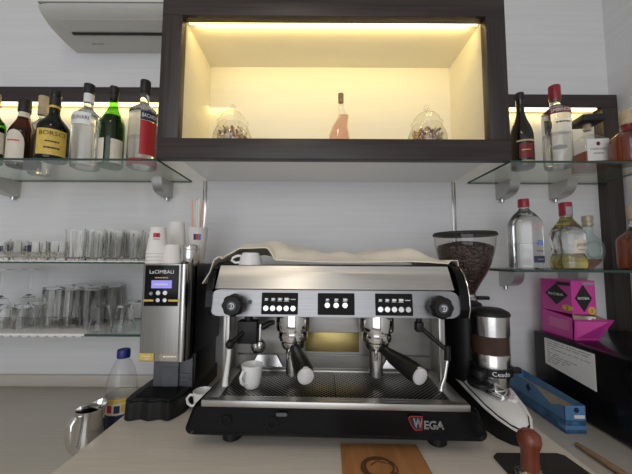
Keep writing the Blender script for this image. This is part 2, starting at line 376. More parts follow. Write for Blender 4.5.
def bottle(label, loc, rz, prof, glass, cap=None, liquid=None, group=None, labels=(), texts=(), name='liquor_bottle', cat='bottle', bands=(), H=None):
    """cap: (radius, z0, z1, material); liquid: (z1, material); labels: (z0, z1, phi mid deg, half deg, material, shape)"""
    b = thing(name, label, cat, loc, rz, group)
    prof = norm_prof(prof)
    if H: b.scale = (1, 1, H/max(prof[-1][2], cap[2] if cap else 0))
    g = MB().rings(loft(prof))
    if glass == 'bottle':
        zt_ = prof[-1][2]
        g.rings(list(reversed(loft(prof, -.0028, .006, zt_-.004))))
    g.build('glass_body', glass, b)
    if liquid:
        z1, lm = liquid
        MB().rings(loft(prof, -.0036, .008, z1)).build('liquid', lm, b)
    if cap:
        r, z0, z1, cm = cap
        c = MB().lathe([(r*.97, z0), (r, z0+.002), (r, z1-.003), (r*.93, z1)], 28).build('cap', cm, b)
    for z0, z1, lm in bands:
        MB().rings(loft(prof, .0009, z0, z1), cap0=False, cap1=False).build('neck_band', lm, b)
    lo = []
    for z0, z1, pm, ph, lm, *shape in labels:
        a, c = math.radians(pm-ph), math.radians(pm+ph)
        R = loft(prof, .0012, z0, z1, phi=(a, c))
        if shape and shape[0] in ('arch', 'disc'):
            nr_ = []
            for ring in R:
                t = (ring[0][2]-z0)/(z1-z0)
                if shape[0] == 'arch': w = 1 if t < .55 else math.sqrt(max(0.0, 1-((t-.55)/.45)**2))
                else: w = math.sqrt(max(0.0, 1-(2*t-1)**2))
                q = at_z(prof, ring[0][2])
                nr_.append([sect(q[0], q[1], q[2], q[3], math.radians(pm)+(j/24-.5)*2*math.radians(ph)*w, .0012) for j in range(25)])
            R = nr_
        lo.append(MB().rings(R, closed=False).build('label', lm, b))
    for s, width, z, pm, tm, *rest in texts:
        q = at_z(prof, z); rr = q[0]+.0022
        def fn(u, v, rr=rr, z=z, pm=pm):
            ph = math.radians(pm) + u/rr
            qq = at_z(prof, z+v)
            return Vector(sect(qq[0], qq[1], z+v, qq[3], ph, .0022))
        lettering(s, width, tm, (lo[rest[0]] if rest and rest[0] is not None else b), fn, height=(rest[1] if len(rest) > 1 else None))
    BOTTLES.append(b)
    return b

# ================================================================== THE ROOM
XR, XL, YB, ZC = 1.347, -2.9, -3.0, 3.25
structure(MB().box(XL-.1, XR+.1, YW, YW+.1, 0, ZC).build('wall_back', 'wall', smooth=False))
structure(MB().box(XR, XR+.1, YB, YW, 0, ZC).build('wall_right', 'wall', smooth=False))
structure(MB().box(XL-.1, XL, YB, YW, 0, ZC).build('wall_left', 'room', smooth=False))
wf = MB().box(XL, -2.4, YB-.1, YB, 0, ZC).box(.95, XR, YB-.1, YB, 0, ZC).box(-2.4, .95, YB-.1, YB, 0, .35)
structure(wf.build('wall_front', 'room', smooth=False))
structure(MB().box(XL-.1, XR+.1, YB-.1, YW+.1, -.1, 0).build('floor', 'floor', smooth=False))
structure(MB().box(XL-.1, XR+.1, YB-.1, YW+.1, ZC, ZC+.1).build('ceiling', 'ceilp', smooth=False))

# counters
bc = thing('bar_counter', 'long beige laminate back counter running below the shelves along the wall', 'counter', (-.6, .93, 0))
MB().box(-1.9, 1.915, -.43, .398, LC-.04, LC, .003).build('worktop', 'counterlow', bc)
MB().box(-1.9, 1.915, -.38, .398, 0, LC-.04).build('cupboard_body', 'wenge', bc)
pl = thing('raised_platform', 'raised beige laminate platform carrying the coffee machine and both grinders', 'platform', (0.024, .92, LC))
MB().box(-.59, .59, -.42, .408, PT-LC-.03, PT-LC, .003).build('platform_top', 'counter', pl)
MB().box(-.58, .58, -.41, .408, 0, PT-LC-.03).build('platform_body', 'counterlow', pl)
structure(MB().box(-2.5, -.58, YW-.018, YW, LC, LC+.047, .003).build('trim_1', 'upstand'))
structure(MB().box(.60, XR-.0005, YW-.018, YW, LC, LC+.045, .003).build('trim_2', 'upstand'))

# ================================================================== WALL CABINET
cab = thing('wall_cabinet', 'open lit wall cabinet with a thick dark wood frame above the coffee machine', 'cabinet', (.056, YW, E+.350))
CY = 1.017-YW
fw, fw2, fz = .613, .621, .600
ix0, ix1, iz0, iz1 = -.541, .551, .0725, .528
MB().box(-fw, fw2, CY, CY+.036, 0, iz0, .0015).build('bottom_rail', 'wenge', cab)
MB().box(-fw, fw2, CY, CY+.036, iz1, fz, .0015).build('top_rail', 'wenge', cab)
MB().box(-fw, ix0, CY, CY+.036, iz0, iz1, .0015).build('side_rail', 'wengev', cab)
MB().box(ix1, fw2, CY, CY+.036, iz0, iz1, .0015).build('side_rail', 'wengev', cab)
jx0, jx1, jz0, jz1 = -.544, .554, .066, .534
c = MB()
c.box(jx0-.018, jx0, CY+.036, -.001, .03, fz-.02).box(jx1, jx1+.018, CY+.036, -.001, .03, fz-.02)
c.box(jx0, jx1, CY+.036, -.001, jz1, fz-.02).box(jx0, jx1, CY+.036, -.001, jz0-.018, jz0)
c.box(jx0, jx1, -.012, -.001, jz0, jz1).build('box_body', 'carcass', cab, smooth=False)
MB().box(jx0+.001, jx1-.001, CY+.037, -.002, .004, .030).build('underside_panel', 'whitelam', cab)
MB().box(jx0+.01, jx1-.01, CY+.040, CY+.046, jz1-.005, jz1-.001).build('led_strip', 'led', cab)

def area(name, loc, sx, sy, power, col, direction):
    l = bpy.data.lights.new(name, 'AREA'); l.shape = 'RECTANGLE'; l.size = sx; l.size_y = sy; l.energy = power; l.color = col
    o = bpy.data.objects.new(name, l); COL.objects.link(o); o.location = loc
    o.rotation_euler = Vector(direction).to_track_quat('-Z', 'Y').to_euler(); return o
WARM = (1.0, .745, .25)
cx0, cz0 = .056, E+.350
area('cabinet_led', (cx0+.005, YW+CY+.050, cz0+jz1-.010), 1.03, .012, 1.25, WARM, (0, 1, -.18))

# dark surrounds behind the bottle shelves, each with a hidden warm strip
zt, zb = E+.766, E+.697
t = thing('shelf_surround', 'dark wood light board above the bottles on the left upper glass shelf', 'light board', (-1.1, YW, zb))
MB().box(-.9, .60, -.045, -.001, 0, zt-zb, .001).build('board', 'wenge', t)
MB().box(-.9, .565, -.040, -.018, -.007, -.0005).build('led_strip', 'led', t)
area('shelf_led', (-.98, YW-.028, zb-.010), 1.2, .02, .42, WARM, (0, .25, -1))
zt, zb = E+.742, E+.682
t = thing('shelf_surround', 'dark wood surround behind the right shelves, its upright reaching down past the black box', 'light board', (.98, YW, zb))
MB().box(-.29, .358, -.045, -.001, 0, zt-zb, .001).build('board', 'wenge', t)
MB().box(.288, .358, -.045, -.001, LC+.05-zb, -.0005, .001).build('upright_board', 'wengev', t)
MB().box(-.27, .27, -.040, -.018, -.007, -.0005).build('led_strip', 'led', t)
area('shelf_led', (.97, YW-.028, zb-.010), .52, .02, .17, WARM, (0, .25, -1))

# metal strips on the wall under the cabinet
for px, lab in ((203.5, 'narrow metal strip on the wall behind the straw cup'), (455, 'narrow metal strip on the wall above the bean hopper')):
    x = (px-316)*YW/300
    z0 = E+.02
    tag(MB().box(-.008, .008, -.006, -.0005, z0-z0, E+.352-z0, .001).build('wall_strip', 'chromes', loc=(x, YW, z0)), lab, 'metal strip')

# ================================================================== AIR CONDITIONER
ax0, ax1, az = -1.118, -.26, E+.957
t = thing('air_conditioner', 'ivory wall air conditioner above the left bottle shelf', 'air conditioner', ((ax0+ax1)/2, YW, az))
hw = (ax1-ax0)/2
prof = [(-.001, 0), (-.075, .0), (-.130, .004), (-.185, .013), (-.220, .026), (-.234, .040), (-.240, .15), (-.238, .27), (-.20, .285), (-.001, .285)]
body = MB()
def acring(x, k, dz=0): return [(x, y*(1 if abs(y) < .01 else k), z) for y, z in prof]
body.rings([acring(-hw, .80), acring(-hw+.012, .92), acring(-hw+.04, .985), acring(-hw+.07, 1), acring(hw-.07, 1), acring(hw-.04, .985), acring(hw-.012, .92), acring(hw, .80)])
body.build('housing', 'ac', t, ang=30)
MB().box(-hw+.075, hw-.075, -.124, -.113, -.0012, .012).build('air_slot', 'ink', t)
MB().rings([[(x, -.131, .0025), (x, -.184, .0115), (x, -.183, .016), (x, -.130, .008)] for x in (-hw+.075, hw-.075)]).build('louver', 'ac', t)
MB().box(-hw+.030, hw-.030, -.2362, -.226, .0385, .0415).build('panel_seam', 'greyink', t)
lettering('~', .05, 'greyink', t, lambda u, v: Vector((-hw+.14+u, -.060+v, -.0008)))

# ================================================================== GLASS SHELVES
def shelf(x0, x1, z, label, y0=1.03, th=.008):
    m = MB(); m.box(x0, x1, y0, YW-.004, z-th, z)
    # faces: 0/1 x ends, 2 front, 3 back, 4 bottom, 5 top
    for i in (0, 1, 2, 3): m.m[i] = 1
    o = m.build('glass_shelf', ['shelf', 'shelfedge'], smooth=False)
    mx = Vector(((x0+x1)/2, y0, z-th)); o.data.transform(Matrix.Translation(-mx)); o.location = mx
    return tag(o, label, 'shelf')
shelf(-1.75, -.559, US, 'upper left glass shelf carrying the liquor bottles below the air conditioner')
shelf(-1.75, -.54, LS, 'middle left glass shelf carrying small glasses and fluted tumblers', 1.03)
shelf(-1.75, -.54, BS, 'lowest left glass shelf with a white lace liner and upturned glasses', 1.03)
shelf(.68, 1.262, US, 'upper right glass shelf carrying four bottles beside the cabinet')
shelf(.68, 1.262, RS, 'lower right glass shelf above the magenta box')
def bracket(px, z, label):
    x = PX(px, YW-.05, z-.03)
    t = thing('shelf_bracket', label, 'bracket', (x, YW-.0005, z-.0085), 0, 'shelf brackets')
    pr = [(0, 0)]+[(-.105*math.cos(a)**.55, -.068*math.sin(a)**.9) for a in [PI/2*i/9 for i in range(9)]]+[(-.016, -.070), (0, -.070)]
    w = .021
    MB().prism(pr, lambda u, v: (-w, u, v), lambda u, v: (w, u, v)).build('support_arm', 'brackets', t, ang=25)
    MB().cyl((0, -.010, -.070), (0, -.010, -.083), .009).build('peg', 'chromes', t)
bracket(5, US, 'grey metal bracket under the upper left shelf, at the picture edge')
bracket(163, US, 'grey metal bracket under the upper left shelf, beside the dark frame corner')
bracket(507, US, 'grey metal bracket under the upper right shelf, below the black bottle')
bracket(562, US, 'grey metal bracket under the upper right shelf, below the red-capped bottle')
bracket(511, RS, 'grey metal bracket under the lower right shelf, beside the bean hopper')
bracket(572, RS, 'grey metal bracket under the lower right shelf, behind the magenta box')

# lace liners
def liner(x0, x1, z, y0, label, drop):
    m = MB(); n = int((x1-x0)/.004); R = []
    for i in range(n+1):
        x = x0+(x1-x0)*i/n
        s_ = abs(math.sin((x-x0)/.030*PI))
        R.append([(x, YW-.03, z+.0010), (x, y0+.004, z+.0010), (x, y0-.0015, z+.0002), (x, y0-.0025, z-.001-drop*(.35+.65*s_))])
    m.rings(R, closed=False)
    o = m.build('shelf_liner', 'paper'); tag(o, label, 'shelf liner')
    sm = o.modifiers.new('thick', 'SOLIDIFY'); sm.thickness = .0006; sm.offset = 1
    return o
liner(-1.74, -.548, LS, 1.03, 'white lace liner under the tumblers on the middle left shelf', .0018)
liner(-1.74, -.775, BS, 1.03, 'white scalloped lace liner hanging over the lowest left shelf edge', .010)

# ================================================================== GLASSES
def tumbler_profile(rt, rb, h, base=.010):
    w = .0022
    return [(0, 0), (rb*.92, 0), (rb, .003), (rb+(rt-rb)*.5, h*.5), (rt, h), (rt-w, h), (rb+(rt-rb)*.5-w, h*.5), (rb-w, base+.003), (rb*.8, base), (0, base)]
def tumbler(name, rt, rb, h, flute=0, famp=0):
    return MB().lathe(tumbler_profile(rt, rb, h), 48, flute=flute, famp=famp).build(name, 'glass')
def placed(proto, first, loc, label, cat, group, rz=0):
    if first: o = proto
    else:
        o = proto.copy(); COL.objects.link(o)
        for ch in proto.children:
            d = ch.copy(); COL.objects.link(d); d.parent = o
    o.location = loc; o.rotation_euler = (0, 0, rz)
    return tag(o, label, cat, group)
ORD = ['first', 'second', 'third', 'fourth', 'fifth', 'sixth', 'seventh']
# fluted tumblers, middle shelf
pt = tumbler('fluted_tumbler', .0318, .028, .112, 12, .03)
k = 0
for row, Y, xs, rn in ((0, 1.085, (76, 95, 114, 133), 'front row'), (1, 1.165, (82, 101, 119, 136), 'second row'), (2, 1.245, (90, 107, 124, 140), 'back row')):
    for i, px in enumerate(xs):
        placed(pt, k == 0, (PX(px, Y, LS+.06), Y, LS+.002), 'tall fluted tumbler, %s from the left in the %s on the middle shelf' % (ORD[i], rn), 'glass', 'fluted tumblers on the middle left shelf', rnd(3)); k += 1
ps = tumbler('small_glass', .0318, .0255, .068, 8, .03)
MB().rings([[( (.0303+.0012*zz)*math.cos(a)+0, (.0303+.0012*zz)*math.sin(a), .030+.024*zz) for a in [math.radians(-90-16+32*j/8) for j in range(9)]] for zz in (0, 1)], closed=False).build('label', 'navy', ps)
k = 0
for row, Y, xs, rn in ((0, 1.085, (0, 19, 38, 57), 'front row'), (1, 1.175, (-2, 15, 32, 49), 'back row')):
    for i, px in enumerate(xs):
        placed(ps, k == 0, (PX(px, Y, LS+.03), Y, LS+.002), 'small espresso glass, %s from the left in the %s of the middle shelf' % (ORD[i], rn), 'glass', 'small espresso glasses', (.1, -.5, -.15, 2.4)[i] if row == 0 else (1, 2, -.7, 2)[i]); k += 1
# one stack glass at the left edge
placed(tumbler('small_glass', .040, .030, .088), True, (PX(-3, 1.25, LS+.04), 1.25, LS+.002), 'taller wide glass behind the small espresso glasses at the picture edge', 'glass', None)
# lowest shelf, upturned tall glasses
pu = MB().lathe([(r, .146-z) for r, z in tumbler_profile(.0325, .0295, .146)], 40, flute=10, famp=.02).build('highball_glass', 'glass')
k = 0
for row, Y, xs, rn in ((0, 1.135, (52, 71, 90), 'front row'), (1, 1.205, (64, 82, 100), 'middle row'), (2, 1.275, (79, 96, 113), 'back row')):
    for i, px in enumerate(xs):
        placed(pu, k == 0, (PX(px, Y, BS+.07), Y, BS+.002), 'upturned highball glass, %s from the left in the %s of the lowest shelf' % (ORD[i], rn), 'glass', 'upturned highball glasses', rnd(3)); k += 1
pv = MB().lathe([(r, .082-z) for r, z in tumbler_profile(.031, .026, .082)], 36, flute=8, famp=.02).build('small_tumbler', 'glass')
for i, (px, Y) in enumerate(((5, 1.115), (23, 1.115), (36, 1.19))):
    placed(pv, i == 0, (PX(px, Y, BS+.04), Y, BS+.002), 'short upturned tumbler on the lowest shelf, %s from the picture edge' % ORD[i], 'glass', 'short upturned tumblers')
pc = MB().lathe([(r, .088-z) for r, z in tumbler_profile(.038, .022, .088)], 36).build('conical_glass', 'glass')
for i, (px, Y, lb) in enumerate(((101, 1.09, 'upturned conical glass in front of the highball glasses on the lowest shelf'), (124, 1.09, 'upturned conical glass nearest the steel grinder on the lowest shelf'), (134, 1.20, 'upturned conical glass at the back, half hidden by the steel grinder'))):
    placed(pc, i == 0, (PX(px, Y, BS+.04), Y, BS+.002), lb, 'glass', 'upturned conical glasses')
gp = [(.034, 0), (.0375, .020), (.039, .045), (.034, .072), (.020, .092), (.006, .102), (.0042, .115), (.0040, .19), (.006, .200), (.030, .2045), (.033, .207), (.0, .2072)]
gp_in = [(.0, .094), (.018, .089), (.032, .070), (.037, .045), (.0355, .020), (.032, 0)]
pw = MB().lathe(gp_in + gp, 36, cap0=False).build('wine_glass', 'glass')
for i, px in enumerate((0, 29)):
    Y = (1.215, 1.265)[i]
    placed(pw, i == 0, (PX(px, Y, BS+.1), Y, BS+.002), ('upturned stemmed wine glass at the picture edge, lowest shelf', 'upturned stemmed wine glass second from the picture edge, lowest shelf')[i], 'wine glass', 'upturned wine glasses')

# ================================================================== BOTTLES, LEFT
def on(px, Y, z, h=.12): return (PX(px, Y, z+h), Y, z+.0005)
bottle('green glass bottle with tan cap and label, cut by the left picture edge', on(-8, 1.095, US), .9,
       std_profile(.037, .235, .013, .135, .185), 'greeng', H=.270, cap=(.0165, .205, .252, 'tan'), liquid=(.13, 'greend'),
       labels=((.035, .110, -90, 70, 'cream'),), bands=((.150, .172, 'greend'),))
bottle('brown liqueur bottle with black cap and a tall arched cream label', on(22.5, 1.145, US), .55,
       std_profile(.044, .228, .016, .112, .195), 'brownliq', H=.272, cap=(.0205, .200, .246, 'ink'), liquid=(.14, 'darkg'),
       labels=((.012, .125, -112, 44, 'cream', 'arch'),), bands=((.180, .199, 'cream'),), texts=(('~', .040, .085, -112, 'redink', 0),))
bottle('clear bottle with a light paper-sealed cap and round pink label behind the dark green bottle', on(41, 1.25, US), 0.3,
       std_profile(.038, .285, .014, .190, .225), 'bottle', H=.345, cap=(.0200, .235, .312, 'tan'), liquid=(.15, 'clearliq'),
       labels=((.100, .150, -100, 36, 'palepink', 'disc'), (.01, .05, -95, 40, 'ink')), texts=(('M', .018, .125, -100, 'darkred', 0),))
bottle('dark green bottle with yellow label reading BORSCI', on(53.5, 1.07, US), .42,
       std_profile(.048, .236, .016, .108, .168), 'greend', H=.268, cap=(.0175, .192, .246, 'ink'), liquid=(.165, 'darkg'),
       labels=((.012, .098, -78, 56, 'yellow'),), bands=((.182, .190, 'gold'),),
       texts=(('BORSCI', .075, .083, -76, 'ink', 0, .014), ('~', .040, .056, -74, 'ink', 0), ('~', .045, .035, -74, 'ink', 0)))
bottle('tall clear bottle with white label ending in NARI and a white banded cap', on(86.5, 1.155, US), .15,
       std_profile(.0495, .300, .0165, .188, .232), 'bottle', H=.343, cap=(.0195, .282, .318, 'ink'), liquid=(.16, 'clearliq'),
       labels=((.150, .195, -104, 54, 'whiteink'),), bands=((.246, .280, 'paper'),), texts=(('MOLINARI', .078, .174, -100, 'ink', 0, .014),))
bottle('bright green necked bottle with black body between two clear bottles', on(112, 1.14, US), .35,
       std_profile(.042, .290, .014, .150, .235), 'greeng', H=.325, cap=(.0170, .272, .298, 'ink'), liquid=(.188, 'darkg'),
       labels=((.010, .095, -140, 30, 'cream'), (.010, .095, -50, 30, 'cream')), bands=((.250, .271, 'ink'),))
bottle('clear bottle with red and navy label and a red base, left of the cabinet', on(143, 1.15, US), .35,
       std_profile(.0525, .318, .0165, .205, .250), 'bottle', H=.357, cap=(.0190, .285, .334, 'ink'), liquid=(.11, 'clearliq'),
       labels=((.040, .165, -58, 34, 'red'), (.166, .200, -58, 34, 'navy')), bands=((.004, .026, 'red'),), texts=(('BACARDI', .054, .183, -58, 'whiteink', 1, .014),))
# ================================================================== BOTTLES, RIGHT, UPPER
bottle('black bottle with dark red label, leftmost on the upper right shelf', on(521.5, 1.13, US), -.35,
       std_profile(.040, .282, .0135, .115, .225), 'darkg', H=.302, cap=(.0155, .262, .288, 'ink'),
       labels=((.030, .085, -84, 34, 'darkred'), (.092, .098, -84, 44, 'tan'), (.018, .022, -84, 50, 'tan')), texts=(('~', .032, .060, -84, 'gold', 0),))
bottle('large clear vodka bottle with red cap and a red banner label', on(557, 1.12, US), -.35,
       std_profile(.046, .285, .017, .215, .248), 'bottle', cap=(.0200, .268, .326, 'redcap'), liquid=(.13, 'clearliq'),
       labels=((.200, .224, -84, 58, 'darkred'), (.06, .078, -100, 30, 'greyink', 'disc')), texts=(('SMIRNOFF', .072, .212, -84, 'whiteink', 0, .014), ('~', .050, .165, -80, 'navy'), ('~', .040, .120, -78, 'greyink')))
t = bottle('square amber liqueur decanter with a wide flat black stopper and white label', on(588, 1.175, US), -.12,
       [(.044, .044, 0, 6), (.047, .047, .004, 7), (.047, .047, .098, 7), (.043, .043, .112, 6), (.030, .030, .124, 4), (.017, .017, .132, 2), (.0155, .0155, .170, 2)],
       'thinb', cap=None, liquid=(.066, 'amber'))
t.scale = (1, 1, 1.15)
MB().box(-.044, .044, -.044, .044, .172, .196, .006).build('stopper', 'ink', t)
MB().lathe([(.013, .150), (.013, .172)], 20).build('stopper_cork', 'tan', t)
lb = MB().box(-.039, .039, -.0490, -.0476, .030, .105).build('label', 'paper', t)
lettering('DISARONNO', .056, 'ink', lb, flat((0, -.0494, .070), (1, 0, 0), (0, 0, 1)), height=.007)
lettering('~', .036, 'greyink', lb, flat((0, -.0494, .055), (1, 0, 0), (0, 0, 1)))
MB().prism([(.007*math.cos(a), .007*math.sin(a)) for a in [2*PI*i/16 for i in range(16)]], lambda u, v: (u, -.0494, .088+v), lambda u, v: (u, -.0490, .088+v)).build('crest', 'darkred', lb)
bottle('amber spirit bottle with a brown and tan stopper at the right picture edge, upper shelf', on(628, 1.07, US), -.25,
       std_profile(.054, .178, .017, .098, .150), 'bottle', H=.203, cap=(.0215, .160, .218, 'tan'), liquid=(.135, 'amber'),
       labels=((.030, .110, -62, 40, 'cream'),), bands=((.130, .158, 'darkred'),), texts=(('~', .040, .080, -62, 'ink', 0),))
# RIGHT, LOWER
bottle('clear gin bottle with sloping shoulders, red cap and blue crest print', on(525, 1.12, RS), -.35,
       [(.050, .040, 0, 2.6), (.054, .044, .006, 3), (.054, .044, .165, 3), (.051, .042, .180, 2.8), (.036, .032, .203, 2.3), (.020, .020, .219, 2), (.0165, .0165, .225, 2), (.0165, .0165, .232, 2)],
       'bottle', cap=(.0185, .2305, .262, 'redcap'), liquid=(.095, 'clearliq'),
       labels=((.024, .048, -58, 26, 'navy'),), texts=(('London', .046, .158, -58, 'pinkink', None, .016), ('~', .026, .096, -58, 'blueink', None, .026), ('~', .032, .066, -58, 'darkred'), ('~', .030, .036, -58, 'greyink', 0)))
bottle('clear tequila bottle with pinched waist, red cap and yellow spirit in its foot', on(567, 1.10, RS), -.3,
       [(.048, .048, 0, 2), (.053, .053, .006, 2), (.055, .055, .026, 2), (.051, .051, .046, 2), (.046, .046, .056, 2), (.050, .050, .085, 2), (.0545, .0545, .112, 2), (.0525, .0525, .132, 2), (.043, .043, .152, 2), (.030, .030, .170, 2), (.020, .020, .187, 2), (.0175, .0175, .200, 2), (.0175, .0175, .222, 2)],
       'bottle', cap=(.0205, .196, .246, 'redcap'), liquid=(.048, 'paleyel'),
       labels=((.058, .104, -60, 32, 'cream'),), bands=(), texts=(('JOSE', .044, .086, -60, 'darkred', 0, .013), ('~', .030, .070, -60, 'greyink', 0)))
BT = BOTTLES[-1]
MB().rings([[((.0212)*math.cos(a), (.0212)*math.sin(a), z) for a in [math.radians(-62+(j/8-.5)*95) for j in range(9)]] for z in (.197, .228)], closed=False).build('cap_label', 'greyink', BT)
# the round canteen-like bottle
t = thing('liquor_bottle', 'round flat canteen-shaped bottle with tan cap and amber dregs', 'bottle', on(588.5, 1.18, RS), -.2)
def canteen(off, z1=None):
    R = []
    zs = [0, .003, .012] + [.012+.128*i/14 for i in range(1, 14)] + [.140, .146, .152, .175]
    for z in zs:
        if z1 is not None and z > z1: break
        if z <= .140:
            r = math.sqrt(max(0, .066**2-(z-.072)**2)); r = max(r, .016); ry = .026*max(.5, r/.066)
        else: r = ry = .0155
        R.append([sect(max(r*(.78 if z < .135 else 1)-off, .004), max(ry-off, .004), z, 2.2 if z < .14 else 2, 2*PI*j/NS) for j in range(NS)])
    return R
MB().rings(canteen(0)).build('glass_body', 'aqua', t)
MB().rings(canteen(.003, .040)).build('liquid', 'amber', t)
MB().tube([(.026*math.cos(a), -.0265, .075+.032*math.sin(a)) for a in [2*PI*i/28 for i in range(29)]], .003, 8).build('moulded_ring', 'aqua', t)
MB().lathe([(.0175, .168), (.0185, .170), (.0185, .180), (.0165, .182), (.0165, .186), (.0185, .188), (.0185, .207), (.017, .209)], 24).build('cap', 'taupe', t)
BOTTLES.append(t)
bottle('amber brandy bottle with tan stopper cut by the right picture edge, lower shelf', on(636, 1.10, RS), 0,
       std_profile(.055, .192, .017, .105, .160), 'bottle', cap=(.0205, .185, .236, 'tan'), liquid=(.112, 'amber'),
       labels=((.02, .07, -40, 36, 'cream'),))

# ================================================================== IN THE LIT CABINET
FZ = E+.350+.0665
def candy_jar(px, label, seed):
    rr = random.Random(seed)
    Y = 1.135
    t = thing('glass_jar', label, 'jar', (PX(px, Y, FZ+.07), Y, FZ)); t.scale = (1, 1, 1.10)
    MB().lathe([(0, 0), (.050, 0), (.066, .008), (.074, .035), (.073, .055), (.064, .078), (.055, .092), (.056, .097), (.054, .097), (.053, .092), (.062, .077), (.071, .055), (.072, .036), (.064, .011), (.0, .006)], 40).build('jar_bowl', 'jar', t)
    lid = MB().lathe([(.059, .098), (.060, .104), (.052, .112), (.047, .125), (.034, .138), (.016, .146), (.008, .150), (.0065, .153)], 40, cap0=False).build('lid', 'jar', t)
    MB().ball((0, 0, .162), .0115).build('lid_knob', 'jar', lid)
    m = MB()
    mats = ['petal_brown', 'cream', 'petal_rust', 'tan', 'gold']
    MB_ = m
    for i in range(230):
        r = .058*math.sqrt(rr.random()); a = rr.random()*2*PI
        z = .012 + rr.random()*(.080-.35*r) 
        s_ = .006+rr.random()*.005
        X = Matrix.Translation((r*math.cos(a), r*math.sin(a), z)) @ Matrix.Rotation(rr.random()*6, 4, 'X') @ Matrix.Rotation(rr.random()*6, 4, 'Y')
        pts = [(s_, 0, 0), (-s_*.8, s_*.3, 0), (0, s_*.9, s_*.2), (0, -s_*.9, .1*s_), (.2*s_, 0, s_*.6), (0, .1*s_, -s_*.6)]
        m.add(pts, [(0,2,4),(2,1,4),(1,3,4),(3,0,4),(2,0,5),(1,2,5),(3,1,5),(0,3,5)], rr.randrange(5), X)
    o = m.build('potpourri_filling', mats, t, smooth=False); o['kind'] = 'stuff'
candy_jar(232.5, 'left lidded glass jar of potpourri in the lit cabinet', 3)
candy_jar(427, 'right lidded glass jar of potpourri in the lit cabinet', 5)
Y = 1.14
t = thing('decorative_bottle', 'slim curved glass bottle with pink layers and a cork in the lit cabinet', 'bottle', (PX(340, Y, FZ+.1), Y, FZ)); t.scale = (1.2, 1.1, 1.15)
pp = [(0, 0, .020, .024), (0, .004, .032, .026), (-.001, .03, .036, .028), (-.003, .06, .034, .026), (.0, .09, .026, .022), (.008, .115, .020, .018), (.012, .130, .018, .016), (.007, .142, .0115, .0115), (.003, .155, .0095, .0095), (.003, .186, .0095, .0095), (.003, .190, .011, .011)]
def leaning(off, z0, z1):
    return [[(cx+(rx-off)*math.cos(2*PI*j/28), (ry-off)*math.sin(2*PI*j/28), z) for j in range(28)] for cx, z, rx, ry in pp if z0 <= z <= z1]
MB().rings(leaning(0, 0, 1)).build('glass_body', 'jar', t)
MB().rings(leaning(.003, .004, .131)).build('layered_filling', 'pinkliq', t)
MB().tube([(.022, 0, .012), (.040, 0, .018), (.045, 0, .030), (.038, 0, .042), (.028, 0, .045)], .0045, 10).build('handle', 'jar', t)
MB().lathe([(.008, .176), (.009, .205), (.0085, .208)], 18, c=(.003, 0, 0)).build('cork', 'cork', t)

# ================================================================== STEEL ON-DEMAND GRINDER (left)
t = thing('coffee_grinder', 'tall steel and black on-demand coffee grinder with a lit display, left of the machine', 'grinder', (-.4595, .93, PT))
bx0, bx1 = -.075, .074
bz0, bz1 = .153, .4455
b = MB().box(bx0+.012, bx1, .014, .30, bz0+.004, bz1, .006)
b.box(.022, bx1-.002, .07, .27, .05, bz0+.03, .004)
b.build('black_housing', 'blackm', t)
# front sheet, rounded to the right
pr = [(bx0, .05), (bx0, .006), (bx0+.003, .001), (bx0+.006, 0)] + [(bx1-.032, 0)] + [(bx1-.032+.032*math.sin(a), .032-.032*math.cos(a)) for a in [PI/2*i/8 for i in range(1, 9)]] + [(bx1, .05)]
fp = MB().prism(pr, lambda u, v: (u, v, bz0), lambda u, v: (u, v, bz1), 0).build('front_sheet', 'steelv', t, ang=60)
MB().cyl((bx1-.021, .006, bz0), (bx1-.021, .006, bz1), .0115, seg=20).build('corner_column', 'chromes', t)
dp = MB().box(bx0+.010, bx1-.036, -.0025, .002, bz1-.128, bz1-.004, .001).build('control_display', 'black', t)
mx = (bx0+.010+bx1-.036)/2
F = lambda x, z, y=-.0031: flat((x, y, z), (1, 0, 0), (0, 0, 1))
lettering('LaCIMBALI', .074, 'whiteink', dp, F(mx, bz1-.024), height=.011)
MB().box(mx-.030, mx+.032, -.0036, -.002, bz1-.074, bz1-.050).build('lit_screen', 'lilac', dp)
lettering('~', .044, 'whiteink', dp, F(mx, bz1-.062, -.0040), height=.006)
lettering('~', .040, 'gold', dp, F(mx, bz1-.042), height=.004)
for i, (dx, dz, w, c) in enumerate(((-.030, .090, .007, 'greyink'), (-.008, .088, .009, 'chromes'), (.013, .088, .009, 'chromes'), (-.008, .110, .008, 'chromes'), (.013, .110, .008, 'chromes'))):
    MB().cyl((mx+dx, -.0045, bz1-dz), (mx+dx, -.002, bz1-dz), w*.75, seg=18).build('button', c, dp)
for dx, c in ((-.036, 'yellow'), (.040, 'gold')):
    MB().box(mx+dx-.016, mx+dx+.014, -.0040, -.002, bz1-.114, bz1-.108).build('button', c, dp)
l1 = MB().box(bx0+.005, bx0+.048, -.0025, .001, bz0+.003, bz0+.024).build('sticker', 'yellow', t)
lettering('~', .022, 'whiteink', l1, F(bx0+.027, bz0+.016)); lettering('~', .014, 'whiteink', l1, F(bx0+.027, bz0+.008))
l2 = MB().box(bx0+.066, bx1-.022, -.0025, .001, bz0+.004, bz0+.022).build('sticker', 'taupe', t)
lettering('~', .040, 'whiteink', l2, F((bx0+.066+bx1-.022)/2, bz0+.015)); 
MB().box(bx0+.018, .024, .055, .07, .05, bz0+.002, .003).box(-.026, .024, .053, .056, .054, .12).build('spout_plate', 'greyplate', t)
MB().box(.024, .066, .060, .075, .05, bz0+.002, .003).box(.028, .060, .0565, .061, .075, .082).box(.028, .060, .0565, .061, .09, .097).build('side_plate', 'greyplate', t)
